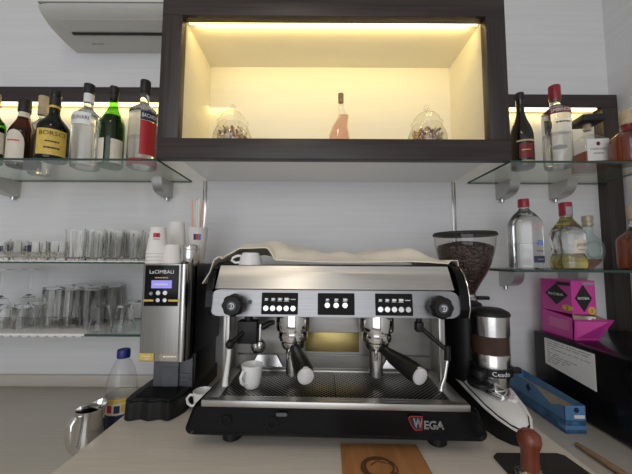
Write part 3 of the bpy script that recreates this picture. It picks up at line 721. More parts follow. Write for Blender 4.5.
# base with wavy front
bl = []
for i in range(33):
    u = i/32; bl.append((-.098+u*.166, -.036+.0045*math.cos(u*6*PI) + (.045*(max(0, u-.80)/.20)**2) + (.02*(max(0, .08-u)/.08)**2)))
bl += [(.069, .30), (-.098, .30)]
bs = MB().prism(bl, lambda u, v: (u, v, .001), lambda u, v: (u*.985, v+.002, .050))
bs.prism([(u*.93, v*.93+.006) for u, v in bl], lambda u, v: (u, v, .050), lambda u, v: (u, v, .056))
bs.build('base', 'blackm', t, ang=30)
gr = MB()
for i in range(7): gr.box(-.070, .040, -.014+i*.011, -.009+i*.011, .056, .0585)
gr.build('drip_grate', 'black', t)
# things on top of it
TZ = PT+.4458
cup_prof = [(.0, .0), (.0, .0)]
def paper_stack(px, Y, n, label, rt=.022, rb=.032, h=.078, tall=0, mark=None, group='paper cups on the grinder'):
    """n upturned cups nested into each other: each cup is a thing"""
    z = TZ
    for k in range(n):
        pr = [(rb+.0012, 0), (rb+.002, .002), (rb+.0012, .004), (rt, h), (rt-.002, h+.001), (0, h-.002), (rt-.004, h-.004), (rb-.001, .004)]
        if k < n-1: pr = [(rb+.0012, 0), (rb+.002, .002), (rb+.0012, .004), (rt+(rb-rt)*.80, h*.2), (rt+(rb-rt)*.80-.001, h*.2), (rb-.001, .004)]
        o = MB().lathe(pr, 32, cap0=False, cap1=False).build('paper_cup', 'papercup', loc=(PX(px, Y, TZ+.05), Y, z))
        tag(o, label if k == n-1 else 'paper cup %s of the stack of four on the grinder' % ('at the bottom', 'second from the bottom', 'third from the bottom')[k], 'paper cup', group)
        if k == n-1 and mark:
            R = [[((rt+(rb-rt)*(1-zz/h)+.0012)*math.cos(a), (rt+(rb-rt)*(1-zz/h)+.0012)*math.sin(a), zz) for a in [math.radians(-72+(j/6-.5)*44) for j in range(7)]] for zz in (.052, .066)]
            q = MB().rings(R, closed=False).build('printed_mark', mark[0], o)
            R = [[((rt+(rb-rt)*(1-zz/h)+.0016)*math.cos(a), (rt+(rb-rt)*(1-zz/h)+.0016)*math.sin(a), zz) for a in [math.radians(-66+(j/6-.5)*8) for j in range(7)]] for zz in (.053, .065)]
            MB().rings(R, closed=False).build('printed_mark', mark[1], o)
            R = [[((rt+(rb-rt)*(1-zz/h)+.0016)*math.cos(a), (rt+(rb-rt)*(1-zz/h)+.0016)*math.sin(a), zz) for a in [math.radians(-72+(j/6-.5)*38) for j in range(7)]] for zz in (.045, .048)]
            MB().rings(R, closed=False).build('printed_mark', 'greyink', o)
        z += .0105
paper_stack(157.5, .975, 4, 'topmost upturned paper cup with a red mark in the stack on the grinder', mark=('redink', 'navy'), h=.085)
paper_stack(173, .972, 1, 'single low upturned paper cup beside the steel canister on the grinder', rt=.022, rb=.028, h=.060, group=None)
paper_stack(176, 1.09, 1, 'tall upturned paper cup behind the single low cup on the grinder', rt=.026, rb=.036, h=.148, group=None)
Y = .975
t = thing('canister', 'small steel canister with a glass-knobbed lid on the grinder corner', 'canister', (PX(190.5, Y, TZ+.03), Y, TZ))
MB().lathe([(.0, 0), (.027, 0), (.0285, .002), (.0285, .046), (.0275, .048), (0, .048)], 32).build('body', 'chromes', t)
MB().lathe([(.0, .048), (.0300, .048), (.0300, .054), (.026, .060), (.010, .063), (0, .0635)], 32).build('lid', 'chrome', t)
Y = 1.10
t = tag(MB().lathe([(0, .0), (.026, .0), (.036, .127), (.0375, .129), (.035, .129), (.025, .004), (0, .004)], 32).build('paper_cup', 'papercup', loc=(PX(197, Y, TZ+.05), Y, TZ)), 'upright paper cup holding straws, with a blue and red mark', 'paper cup')
for dx, c in ((-.35, 'navy'), (.0, 'redink'), (.35, 'blueink')):
    R = [[(rr_*math.cos(a), rr_*math.sin(a), zz) for a in [math.radians(-70)+dx*.7+(j/5-.5)*.24 for j in range(6)]] for zz, rr_ in ((.084, .0337), (.105, .0352))]
    MB().rings(R, closed=False).build('printed_mark', c, t)
sx, sy, sz = t.location
for i in range(11):
    a = i*2.4; r = .021*math.sqrt((i+.5)/11)
    ax, ay = r*math.cos(a), r*math.sin(a)
    k = 1.75
    h = .222+.022*random.random()
    c = ('papercup', 'orangepink', 'papercup', 'orangepink')[i % 4]
    o = MB().tube([(ax*.8, ay*.8, .005), (ax*k+(-.012 if i == 3 else 0), ay*k, h)], .0032, 8).build('drinking_straw', c, loc=(sx, sy, sz+.001))
    tag(o, ('white' if c == 'papercup' else 'pink striped') + ' drinking straw standing in the paper cup on the grinder', 'straw', 'straws in the paper cup, ' + ('white' if c == 'papercup' else 'pink striped'))

# ================================================================== ESPRESSO MACHINE
MA = math.radians(-1.9)
mach = thing('espresso_machine', 'two-group stainless and black espresso machine in the middle of the platform', 'coffee machine', (.045, .750, PT), MA)
def mw(p): return Matrix.Translation((.045, .750, PT)) @ Matrix.Rotation(MA, 4, 'Z') @ Vector(p)
for i, (x, y) in enumerate(((-.262, .055), (.262, .055), (-.27, .48), (.27, .48))):
    MB().lathe([(.0, .0005), (.020, .0005), (.024, .004), (.021, .040), (0, .040)], 20, c=(x, y, 0)).build('foot', 'blackm', mach)
# drip body: black, rounded lower corners, sides drawn in upwards
def base_ring(y, w0, w1, z0, z1, r):
    p = []
    for a in [PI + PI/2*i/6 for i in range(7)]: p.append((-w0+r+r*math.cos(a), y, z0+r+r*math.sin(a)))
    for a in [1.5*PI + PI/2*i/6 for i in range(7)]: p.append((w0-r+r*math.cos(a), y, z0+r+r*math.sin(a)))
    p += [(w1, y, z1-.004), (w1-.004, y, z1), (-w1+.004, y, z1), (-w1, y, z1-.004)]
    return p
MB().rings([base_ring(.006, .354, .338, .042, .100, .014), base_ring(.0, .360, .343, .037, .1045, .016), base_ring(.02, .361, .344, .036, .106, .016), base_ring(.24, .357, .334, .036, .106, .016), base_ring(.50, .335, .325, .038, .106, .014)]).build('drip_body', 'black', mach)
fr = MB().prism(rrect(.35, .0, .0, 1), lambda u, v: (u, 0, v), lambda u, v: (u, 0, v)) if False else None
# small dim gauges on the black front
for x, z in ((-.262, .068), (-.148, .066)):
    g = MB().tube([(x+.012*math.cos(a), -.0008, z+.012*math.sin(a)) for a in [2*PI*i/20 for i in range(21)]], .0012, 6)
    g.build('pressure_gauge', 'blackm', mach)
g = MB().prism(rrect(.026, .008, .003), lambda u, v: (-.126+u, -.0012, .088+v), lambda u, v: (-.126+u, .001, .088+v)).build('badge', 'greyplate', mach)
# tray
tr = MB()
tr.box(-.322, .322, -.006, .012, .1045, .1205, .003)
tr.box(-.322, -.285, .012, .222, .106, .1195, .002).box(.285, .322, .012, .222, .106, .1195, .002)
tr.box(-.285, .285, .205, .222, .106, .1195, .002).box(-.285, .285, .012, .026, .106, .1195, .002)
tr.build('tray_surround', 'steel', mach)
MB().box(-.2845, .005, .0265, .2045, .106, .1155, .001).build('drip_grate', 'grid', mach)
MB().box(.0065, .2845, .0265, .2045, .106, .1155, .001).build('drip_grate', 'grid', mach)
# splash panel and body
sp = MB().box(-.315, .315, .222, .232, .097, .335)
sp.box(-.300, .300, .2165, .222, .160, .164, .001).box(-.300, .300, .2125, .222, .119, .125, .001)
sp.build('splash_panel', 'steeld', mach)
MB().box(-.085, .085, .2195, .2225, .172, .232, .002).build('gold_reflection', pbr('reflection_tinted_steel', (0.42, 0.33, 0.13), 0.38, 1.0, noise=0.1, nscale=(5, 40, 40)), mach)  # yellowish reflection in the splash panel, built as a tinted plate
MB().box(-.325, .325, .232, .53, .097, .425, .01).build('rear_body', 'blackm', mach)
# uprights on both sides
for sx_ in (-1, 1):
    m = MB()
    m.box(sx_*.296-.006, sx_*.296+.006, .100, .114, .119, .312, .002).box(sx_*.316-.004, sx_*.316+.004, .135, .224, .119, .312, .001)
    m.build('upright', 'steelv', mach)
# head: control panel with round ends
k = math.radians(7)
def cp(u, v, d=0): return (u, .078 + d*math.cos(k) + v*math.sin(k), .341 + v*math.cos(k) - d*math.sin(k)*0)
cpm = MB().prism(rrect(.688, .072, .030, 8), lambda u, v: cp(u, v, .004), lambda u, v: cp(u, v, .034))
cpm.prism(rrect(.682, .066, .028, 8), lambda u, v: cp(u, v, 0), lambda u, v: cp(u, v, .0045))
ctl = cpm.build('control_panel', 'steelc', mach, ang=30)
MB().box(-.312, .312, .112, .235, .302, .335, .002).build('head_underside', 'steeld', mach)
# sloping top front panel
MB().rings([[(-.332, .092, .379), (.332, .092, .379), (.328, .124, .4425), (-.328, .124, .4425)], [(-.332, .102, .374), (.332, .102, .374), (.328, .138, .4425), (-.328, .138, .4425)]], mi=0).build('top_front_panel', 'steel', mach, smooth=False)
MB().box(-.328, .328, .130, .53, .424, .4425, .002).build('cup_tray', 'steel', mach)
MB().box(-.326, .326, .127, .24, .332, .423).build('head_body', 'blackm', mach, smooth=False)
# black curved cheeks
for sx_ in (-1, 1):
    arc = [(.105, .300), (.080, .306), (.071, .330), (.074, .365), (.084, .395), (.102, .422), (.128, .440), (.165, .450), (.22, .454), (.53, .454), (.53, .30)]
    x0, x1 = sorted((sx_*.340, sx_*.363))
    if sx_ < 0: x0, x1 = -.350, -.334
    MB().prism(arc, lambda u, v: (x0, u, v), lambda u, v: (x1, u, v)).build('side_cheek', 'black', mach, ang=25)
    x = x1 if sx_ > 0 else x0
    if sx_ > 0: MB().tube([(x, u-.001, v+.001) for u, v in arc[1:9]], .0016, 8).build('cheek_trim', 'chromes', mach)
    MB().box(sx_*.330-.004, sx_*.330+.004, .235, .52, .107, .31).build('rear_side_panel', 'blackm', mach)
# button pads
def cpf(u0, v0, d=-.0032): return flat(cp(u0, v0, d), (1, 0, 0), (0, math.sin(k), math.cos(k)))
def pad(u0, n, label):
    w = .100
    p = MB().prism(rrect(w, .058, .002, 2), lambda u, v: cp(u0+u, v, -.0016), lambda u, v: cp(u0+u, v, .002)).build('button_pad', 'padblack', mach)
    p['label'] = label
    for i in range(n):
        du = (i-(n-1)/2)*(.0185 if n == 5 else .024)
        B = cpf(u0+du, -.0125 if n == 5 else -.003)
        MB().prism([(.0072*math.cos(a), .0072*math.sin(a)) for a in [2*PI*j/16 for j in range(16)]], lambda u, v: B(u, v) + Vector((0, -.0015, 0)), lambda u, v: B(u, v) + Vector((0, .003, 0))).build('button', 'chromes', p)
        IC = cpf(u0+du, .0115 if n == 5 else .0115)
        m = MB()
        if n == 5 and i == 4:
            for j in range(3): m.prism(rrect(.004, .0022, .0005, 1), lambda u, v: IC(u-.0045+j*.0045, v), lambda u, v: IC(u-.0045+j*.0045, v)+Vector((0, .001, 0)))
        else:
            s_ = .75+.12*(i % 4)
            cupo = [(-.005*s_, .0035*s_), (.005*s_, .0035*s_), (.0042*s_, -.003*s_), (-.0042*s_, -.003*s_)]
            m.prism(cupo, lambda u, v: IC(u, v), lambda u, v: IC(u, v)+Vector((0, .001, 0)))
            m.prism([(.005*s_, .002*s_), (.0075*s_, .0015*s_), (.0072*s_, -.001*s_), (.0047*s_, -.0005*s_)], lambda u, v: IC(u, v), lambda u, v: IC(u, v)+Vector((0, .001, 0)))
            m.prism(rrect(.013*s_, .001, .0003, 1), lambda u, v: IC(u, v-.0048*s_), lambda u, v: IC(u, v-.0048*s_)+Vector((0, .001, 0)))
        m.build('cup_icon', 'whiteink', p, smooth=False)
pad(-.146, 5, 'left black pad of five dose buttons')
pad(.008, 3, 'centre black pad of three buttons')
pad(.164, 5, 'right black pad of five dose buttons')
L = cpf(-.228, .004)
MB().prism([(.0055*math.cos(a), .0055*math.sin(a)) for a in [2*PI*j/16 for j in range(16)]], lambda u, v: L(u, v) + Vector((0, -.002, 0)), lambda u, v: L(u, v) + Vector((0, .003, 0))).build('pilot_light', pbr('dark_green_lens', (0.02, 0.09, 0.06), 0.3, noise=0.1), mach)
# steam taps
for u0, d, s_ in ((-.262, (-.05, -1, 0), 1), (.276, (.05, -1, -.02), 1)):
    c = Vector(cp(u0, -.001, 0)); dv = Vector(d).normalized()
    kb = MB()
    ax = dv; a1 = ax.cross(Vector((0, 0, 1))).normalized(); a2 = a1.cross(ax)
    R = []
    for r, q in ((.020, -.004), (.022, .004), (.024, .010), (.0275, .014), (.029, .030), (.027, .044), (.023, .048)):
        R.append([tuple(c + ax*q + (a1*math.cos(2*PI*j/48) + a2*math.sin(2*PI*j/48))*r*(1+(.05*math.cos(8*2*PI*j/48) if r > .025 else 0))) for j in range(48)])
    kb.rings(R); ko = kb.build('steam_tap', 'blackm', mach)
    cap_ = MB().cyl(c+ax*.047, c+ax*.0495, .013, .012, 24).build('tap_emblem', 'greyplate', ko)
    CF = c+ax*.0500
    mm = MB().tube([CF+a1*.007*math.cos(t_)-a2*.007*math.sin(t_) for t_ in [PI*.3+1.5*PI*i/14 for i in range(15)]], .0011, 6)
    mm.tube([CF-a2*.004, CF+a2*.005], .0011, 6); mm.build('steam_symbol', 'whiteink', ko)
# groups
GX = (-.113, .124)
for gx in GX:
    gm = MB().lathe([(.0, .232), (.030, .232), (.040, .234), (.0415, .240), (.0415, .252), (.038, .256), (.0475, .262), (.0485, .268), (.0485, .312), (.046, .316), (0, .316)], 40, c=(gx, .125, 0))
    gm.build('group_head', 'chrome', mach)
    MB().box(gx-.028, gx+.028, .13, .225, .245, .300, .006).build('group_neck', 'chromes', mach)
# hot water valve, steam wands
v = MB().box(-.268, -.212, .095, .135, .226, .288, .003)
v.cyl((-.240, .115, .286), (-.240, .115, .302), .012).build('valve_box', 'blackm', mach)
v = MB().tube([(-.212, .108, .275), (-.196, .106, .271), (-.180, .108, .281), (-.165, .112, .284)], [.006, .009, .008, .006], 10).build('valve_link', 'blackm', mach)
v = MB().tube([(-.203, .100, .280), (-.203, .098, .262), (-.203, .098, .22)], .0035, 10)
v.ball((-.203, .098, .222), .010, sc=(1, 1, 1.5)); v.build('hot_water_spout', 'chromes', mach)
MB().tube([(-.250, .100, .258), (-.262, .085, .246), (-.276, .075, .233)], [.007, .006, .009], 10).ball((-.279, .073, .231), .012, sc=(1, 1, 1.1)).build('wand_joint', 'blackm', mach)
MB().tube([(-.279, .073, .228), (-.281, .067, .188), (-.284, .060, .145), (-.2845, .059, .1285)], [.0055, .006, .0065, .0085], 12).build('steam_wand', 'whitep', mach)
v = MB().box(.226, .246, .085, .112, .266, .292, .003).cyl((.236, .10, .29), (.236, .10, .303), .008)
v.tube([(.240, .095, .276), (.270, .080, .250), (.298, .070, .226)], [.006, .0055, .006], 10)
v.tube([(.3005, .070, .236), (.299, .069, .200)], [.008, .0085], 12).build('wand_joint', 'blackm', mach)
MB().tube([(.299, .069, .202), (.288, .062, .160), (.276, .055, .138), (.2745, .054, .1285)], [.005, .005, .0055, .007], 12).build('steam_wand', 'chromes', mach)
# reflection of a round gauge in the splash panel, left, shaped as a chrome knob
MB().lathe([(.0, 0), (.020, 0), (.023, .006), (.019, .016), (.008, .022), (0, .0225)], 24, X=Matrix.Translation((-.235, .222, .186)) @ Matrix.Rotation(PI/2, 4, 'X')).build('gauge_reflection', 'chrome', mach)
for gx in (-.205, .205):
    MB().rings([[(gx-.055, .2215, .126), (gx+.055, .2215, .126), (gx+.03, .2215, .165), (gx-.03, .2215, .165)], [(gx-.050, .213, .126), (gx+.050, .213, .126), (gx+.028, .2185, .163), (gx-.028, .2185, .163)]]).build('pressed_plate', 'chromes', mach, smooth=False)
# maker's name: outline letters
wx, wz = .212, .075
lw_ = MB().prism([(-.030, .014), (-.024, .019), (.012, .019), (.010, -.017), (-.012, -.017), (-.022, -.004)], lambda u, v: (wx-.012+u*.78, -.0012, wz+v*.86), lambda u, v: (wx-.012+u*.78, .002, wz+v*.86)).build('emblem_plate', 'ink', mach, smooth=False)
ol = [(-.030, .014), (-.024, .019), (.012, .019), (.010, -.017), (-.012, -.017), (-.022, -.004), (-.030, .014)]
MB().tube([(wx-.012+u*.78, -.0016, wz+v*.86) for u, v in ol], .0009, 6).build('emblem_outline', 'redink', mach)
def outline_text(s, width, height, c, m, par):
    cu = bpy.data.curves.new('t', 'FONT'); cu.body = s; cu.align_x = 'CENTER'; cu.align_y = 'CENTER'; cu.fill_mode = 'NONE'; cu.bevel_depth = .011; cu.resolution_u = 3; cu.bevel_resolution = 1
    t_ = bpy.data.objects.new('t', cu); COL.objects.link(t_)
    me = bpy.data.meshes.new_from_object(t_.evaluated_get(bpy.context.evaluated_depsgraph_get()))
    bpy.data.objects.remove(t_)
    xs = [q.co.x for q in me.vertices]; ys = [q.co.y for q in me.vertices]; a, b_ = (max(xs)+min(xs))/2, (max(ys)+min(ys))/2
    for q in me.vertices: q.co = Vector((c[0]+(q.co.x-a)*width/(max(xs)-min(xs)), c[1]-q.co.z*.02, c[2]+(q.co.y-b_)*height/(max(ys)-min(ys))))
    me.materials.clear(); me.materials.append(M[m]); me.name = 'lettering'
    o = bpy.data.objects.new('lettering', me); COL.objects.link(o); o.parent = par
outline_text('W', .022, .021, (wx-.013, -.0018, wz+.001), 'whiteink', mach)
outline_text('EGA', .046, .0185, (wx+.0245, -.0012, wz-.003), 'whiteink', mach)

# portafilters locked into the groups
def portafilter(gx, ang, label):
    t = thing('portafilter', label, 'portafilter', mw((gx, .125, .2315)), MA + ang)
    MB().lathe([(0, -.024), (.022, -.024), (.029, -.021), (.033, -.015), (.0345, -.001), (0, -.001)], 36).build('filter_holder', 'chrome', t)
    MB().lathe([(0, -.098), (.0165, -.098), (.0195, -.096), (.0195, -.024), (0, -.022)], 28, c=(0, .004, 0)).build('spout_cup', 'chromes', t)
    MB().tube([(-.014, -.016, -.022), (-.020, -.026, -.034), (-.019, -.024, -.044)], [.004, .005, .004], 10).build('spout', 'chrome', t)
    # handle runs forward (-y) and down
    pts = [(0, -.030, -.014), (0, -.048, -.017), (0, -.075, -.024), (0, -.110, -.028), (0, -.145, -.034), (0, -.168, -.038)]
    h = MB().tube(pts, [.014, .014, .019, .022, .0235, .0205], 20, flat=(1, .95)).build('handle', 'blackm', t)
    d = (Vector(pts[-1])-Vector(pts[-2])).normalized()
    e = Vector(pts[-1])
    MB().tube([e-d*.004, e+d*.005, e+d*.008], [.0200, .0190, .014], 20).build('handle_cap', 'silverpl', h)
portafilter(GX[0], .28, 'left portafilter with black handle locked in the machine')
portafilter(GX[1], .45, 'right portafilter with black handle locked in the machine, swung further right')

# cups
def espresso_cup(label, loc, rz, rt=.030, rb=.020, h=.056):
    t = thing('espresso_cup', label, 'cup', loc, rz)
    w = .003
    MB().lathe([(0, 0), (rb*.9, 0), (rb, .002), (rb*1.12, .010), (rt*.93, h*.6), (rt, h), (rt-w*.6, h+.0008), (rt-w, h-.001), (rt*.93-w, h*.6), (rb*1.1-w, .012), (rb*.7, .005), (0, .005)], 40).build('bowl', 'white', t)
    MB().tube([(-rt*.88, 0, h*.80), (-rt*1.25, 0, h*.84), (-rt*1.56, 0, h*.66), (-rt*1.45, 0, h*.42), (-rt*1.1, 0, h*.27), (-rt*.80, 0, h*.28)], .0042, 10).build('handle', 'white', t)
    return t
espresso_cup('white espresso cup standing on the machine drip grate', mw((-.220, .085, .1162)), math.radians(62), rt=.029, rb=.020, h=.060)
t = espresso_cup('white espresso cup on the platform behind the machine left side', (-.345, .955, PT+.001), math.radians(14), rt=.029, h=.058)
t = espresso_cup('white cup upside down on the machine top under the cream cloth', mw((-.252, .170, .443+.0385)), math.radians(8), rt=.036, rb=.026, h=.037)
t.rotation_euler = (PI, 0, math.radians(14)+0)

# cream cloth over the machine top
def cl_h(x, y):
    """height above the cup tray"""
    pts = [(-.40, -.065), (-.380, -.035), (-.350, .012), (-.32, .036), (-.285, .062), (-.20, .066), (-.15, .058), (-.10, .044), (-.03, .031), (.06, .027), (.12, .032), (.18, .043), (.23, .046), (.27, .037), (.31, .022), (.34, .010), (.362, -.010), (.383, -.048)]
    for (a, b), (c, d) in zip(pts, pts[1:]):
        if a <= x <= c:
            t_ = (x-a)/(c-a); t_ = t_*t_*(3-2*t_)*.5+t_*.5; return b+(d-b)*t_
    return pts[0][1] if x < pts[0][0] else pts[-1][1]
R = []
NY = 30
def ss(t_): t_ = min(1, max(0, t_)); return t_*t_*(3-2*t_)
for i in range(121):
    u = i/120; x = -.398 + u*.774
    tent = ss((x+.352)/.03)*(1-ss((x+.205)/.05))                     # open tent over the cup at the left
    tail = ss((-.338-x)/.05); rtail = ss((x-.335)/.04)
    y0 = .126 + .006*math.sin(x*17) + .030*tent + .030*rtail + .045*tail
    y1 = .47 - .26*tail - .20*rtail
    row = []
    for j in range(NY+1):
        v_ = j/NY; y = y0+(y1-y0)*v_
        hh = cl_h(x, y)
        fold = .0040*math.sin(x*60+y*25)+.0035*math.sin(x*23-y*50)+.0025*math.sin(y*90+x*11)
        k0 = max(tent*.72, .16); ramp = k0+(1-k0)*ss(v_/.30)
        prof_ = ramp*(1-.6*ss((v_-.5)/.5))
        z = .4478 + (max(hh, .004)*prof_ if abs(x) < .335 else hh) + fold*ss(3*v_)*(1 if hh > .02 else .3)
        lo = .4460 if abs(x) < .332 else (.4585 if -.354 <= x <= .372 else -1)
        row.append((x, y, max(z, lo)))
    R.append(row)
cl = MB().rings(R, closed=False).build('cotton_cloth', 'cloth', loc=(.045, .750, PT), rot=(0, 0, MA), ang=180)
md = cl.modifiers.new('thick', 'SOLIDIFY'); md.thickness = .0035; md.offset = 1
tag(cl, 'cream cotton cloth draped over the top of the espresso machine', 'cloth')

# ================================================================== BEAN GRINDER (right)
GXW, GYW = .5225, .980
t = thing('bean_grinder', 'grinder with a full bean hopper and steel dosing chamber, right of the machine', 'grinder', (GXW, GYW, PT))
# hull shaped base: black below, white cap above
def hull(y, hw, z0, z1, xc=0): return [(xc-hw, y, z0), (xc+hw, y, z0), (xc+hw*.98, y, z0+(z1-z0)*.6), (xc+hw*.86, y, z1), (xc-hw*.86, y, z1), (xc-hw*.98, y, z0+(z1-z0)*.6)]
st = [(-.200, .012, .002, .040, -.004), (-.192, .026, .001, .046, -.004), (-.165, .045, .001, .055, -.004), (-.12, .058, .001, .064, -.003), (-.05, .068, .001, .078, -.001), (.04, .072, .001, .090, 0), (.14, .072, .001, .105, 0)]
MB().rings([hull(y, w, z0, z1, xc) for y, w, z0, z1, xc in st]).build('base', 'blackm', t, ang=50)
MB().rings([[(xc-w*.84, y+.004, z1+.001), (xc+w*.84, y+.004, z1+.001), (xc+w*.80, y+.005, z1+.008), (xc+w*.5, y+.006, z1+.014), (xc-w*.5, y+.006, z1+.014), (xc-w*.80, y+.005, z1+.008)] for y, w, z0, z1, xc in st]).build('base_cover', 'whitep', t, ang=50)
MB().rings([[(xc-w*1.01, y-.003, z1-.006), (xc+w*1.01, y-.003, z1-.006), (xc+w*1.01, y-.003, z1-.003), (xc-w*1.01, y-.003, z1-.003)] for y, w, z0, z1, xc in st]).build('base_trim', 'whitep', t)
# motor body
b = MB().rings([[(x-.024, y+.050, z) for x, y in rrect(.105, .150, .045, 6)] for z in (.085, .300)])
b.lathe([(.0, .300), (.052, .300), (.048, .318), (.036, .324), (0, .324)], 32, c=(-.012, .055, 0))
b.build('motor_body', 'blackm', t)
HX, HY = -.010, .055
MB().lathe([(0, .322), (.034, .322), (.036, .326), (.036, .334), (.030, .340), (.030, .348), (0, .348)], 32, c=(HX, HY, 0)).build('grind_collar', 'chromes', t)
MB().box(.020, .058, .030, .050, .330, .342, .003).build('slide_tab', 'blackm', t)
hp = [(.030, .346), (.033, .356), (.048, .385), (.065, .415), (.080, .450), (.090, .485), (.096, .515), (.0985, .545)]
MB().lathe(hp + [(.0965, .545), (.094, .515), (.088, .485), (.078, .450), (.063, .415), (.046, .385), (.031, .357), (.028, .346)], 48, c=(HX, HY, 0), cap0=False, cap1=False).build('hopper', 'hopper', t)
bp = [(0, .348)] + [(r-.003, z) for r, z in hp[:6]] + [(.0895, .505), (.080, .513), (.055, .520), (.025, .523), (0, .524)]
MB().lathe(bp, 60, c=(HX, HY, 0)).build('coffee_beans', 'beans', t)['kind'] = 'stuff'
bm_ = MB(); rr = random.Random(11)
for i in range(320):
    a = rr.random()*2*PI; r = .084*math.sqrt(rr.random()); z = .507+.018*(1-(r/.088)**2)
    X = Matrix.Translation((HX+r*math.cos(a), HY+r*math.sin(a), z)) @ Matrix.Rotation(rr.random()*6, 4, 'Z') @ Matrix.Rotation(rr.random()*1.6, 4, 'X')
    l, w, h = .0055, .0038, .0026
    vs = [(l*math.cos(q)*c_, w*math.sin(q)*c_, h*s_) for c_, s_ in ((.45, -1), (1, 0), (.55, 1)) for q in [2*PI*j/8 for j in range(8)]]
    fs = [tuple(range(7, -1, -1)), tuple(range(16, 24))] + [(8*k_+j, 8*k_+(j+1) % 8, 8*k_+8+(j+1) % 8, 8*k_+8+j) for k_ in (0, 1) for j in range(8)]
    bm_.add(vs, fs, 0, X)
bm_.build('loose_beans', 'beans', t)['kind'] = 'stuff'
MB().lathe([(0, .545), (.101, .545), (.1025, .549), (.098, .556), (.05, .560), (0, .561)], 48, c=(HX, HY, 0)).build('hopper_lid', 'rubber', t)
# dosing chamber in front
DX, DY = .006, -.050
d = MB().lathe([(0, .092), (.046, .092), (.046, .098), (.050, .118), (.050, .130), (0, .130)], 40, c=(DX, DY, 0)).build('chamber_foot', 'chromes', t)
MB().lathe([(.0525, .150), (.0525, .186), (.051, .188), (.051, .148)], 40, c=(DX, DY, 0), cap0=False, cap1=False).build('chamber_band', 'chromes', t)
MB().lathe([(.0, .150), (.049, .150), (.0505, .187), (.0505, .242), (0, .242)], 40, c=(DX, DY, 0)).build('ground_coffee', 'grounds', t)['kind'] = 'stuff'
MB().lathe([(.0525, .187), (.0528, .242)], 40, c=(DX, DY, 0), cap0=False, cap1=False).build('chamber_window', 'hopper', t)
MB().lathe([(0, .240), (.0532, .240), (.0532, .298), (0, .298)], 40, c=(DX, DY, 0)).build('chamber_top', 'chromes', t)
MB().lathe([(0, .297), (.0565, .297), (.0565, .302), (.052, .309), (.035, .317), (0, .319)], 40, c=(DX, DY, 0)).build('chamber_lid', 'blackm', t)
rg = MB().lathe([(.051, .129), (.0570, .129), (.0570, .151), (.051, .151)], 40, c=(DX, DY, 0), cap0=False, cap1=False)
rg.box(DX+.048, DX+.074, DY-.030, DY-.012, .132, .148, .003)
rg = rg.build('name_ring', 'blackm', t)
def dwrap(u, v):
    ph = math.radians(-92)+u/.0572; return Vector((DX+.0578*math.cos(ph), DY+.0578*math.sin(ph), .140+v))
lettering('Ceado', .050, 'whiteink', rg, dwrap, height=.0125)
# outlet with doser fork
o_ = MB().box(DX-.020, DX+.028, DY-.050, DY-.004, .062, .094, .006).build('outlet', 'chromes', t)
fk = MB().tube([(-.055, -.035, .105), (-.052, -.070, .098), (-.035, -.108, .090), (-.012, -.128, .086)], .006, 10)
fk.tube([(.040, -.030, .100), (.036, -.070, .094), (.018, -.108, .088), (.000, -.128, .086)], .006, 10)
fk.tube([(-.012, -.128, .086), (-.006, -.10, .082), (-.004, -.075, .080)], .007, 10)
fk.build('portafilter_fork', 'chromes', t)
kn = MB().lathe([(0, 0), (.030, .0), (.034, .005), (.033, .012), (.022, .016), (.014, .018), (.014, .026), (.019, .028), (.019, .040), (.016, .044), (0, .045)], 32, c=(-.050, -.092, .104))
kn.build('tamping_knob', 'blackm', t)
MB().cyl((-.050, -.045, .122), (-.050, -.092, .116), .010).build('knob_arm', 'blackm', t)
for i, (x, y, z, r) in enumerate(((.024, -.122, .075, .009), (.034, -.112, .072, .010), (.012, -.118, .074, .008), (.043, -.100, .074, .008))):
    MB().ball((x, y, z), r, sc=(1, .9, .8)).build('white_nut', 'whitep', t)

# ================================================================== RIGHT SIDE OF THE COUNTER
BX0 = .905
t = thing('appliance_box', 'large black box-shaped appliance with a printed sheet on its side at the right', 'appliance', (1.105, 1.05, LC))
h = .255
MB().box(BX0-1.105, .185, .74-1.05, 1.272-1.05, .012, h, .006).build('housing', 'black', t)
for x in (-.15, .15):
    for y in (-.28, .19): MB().cyl((x, y, .0005), (x, y, .013), .016).build('foot', 'rubber', t)
MB().box(BX0-1.105-.004, BX0-1.105+.002, .735-1.05, .760-1.05, .02, h-.01, .001).build('front_edge', 'blackm', t)
px_ = BX0-1.105-.0012
nt_ = MB().rings([[(px_, 1.212-1.05, .240), (px_, .998-1.05, .240), (px_, .998-1.05, .122), (px_, 1.212-1.05, .142)], [(px_+.001, 1.212-1.05, .240), (px_+.001, .998-1.05, .240), (px_+.001, .998-1.05, .122), (px_+.001, 1.212-1.05, .142)]]).build('printed_sheet', 'paper', t, smooth=False)
rr = random.Random(4); ln = MB()
for i in range(10):
    z = .232 - i*.0085; y = 1.200-1.05
    while y > 1.020-1.05:
        w = rr.uniform(.008, .03)
        y2 = max(y-w, 1.012-1.05); ln.box(px_-.0005, px_-.0001, y2, y, z-.0013, z+.0013); y = y2 - rr.uniform(.004, .009)
        if rr.random() < .06: break
ln.build('printed_lines', 'greyink', nt_, smooth=False)

# magenta tea box with dispensing tray
BZ = LC+h+.0005
t = thing('dispenser_box', 'magenta cardboard dispenser box with black diamonds on top of the black appliance', 'box', (.934, 1.108, BZ))
W, D, H = .088, .150, .214
m = MB()
m.box(0, W, .0, D, .092, H, .001)                      # upper box
m.rings([[(0, 0, 0), (W, 0, 0), (W, D, 0), (0, D, 0)], [(0, 0, .076), (W, 0, .076), (W, D, .092), (0, D, .092)]])
m.build('carton', 'magenta', t, smooth=False)
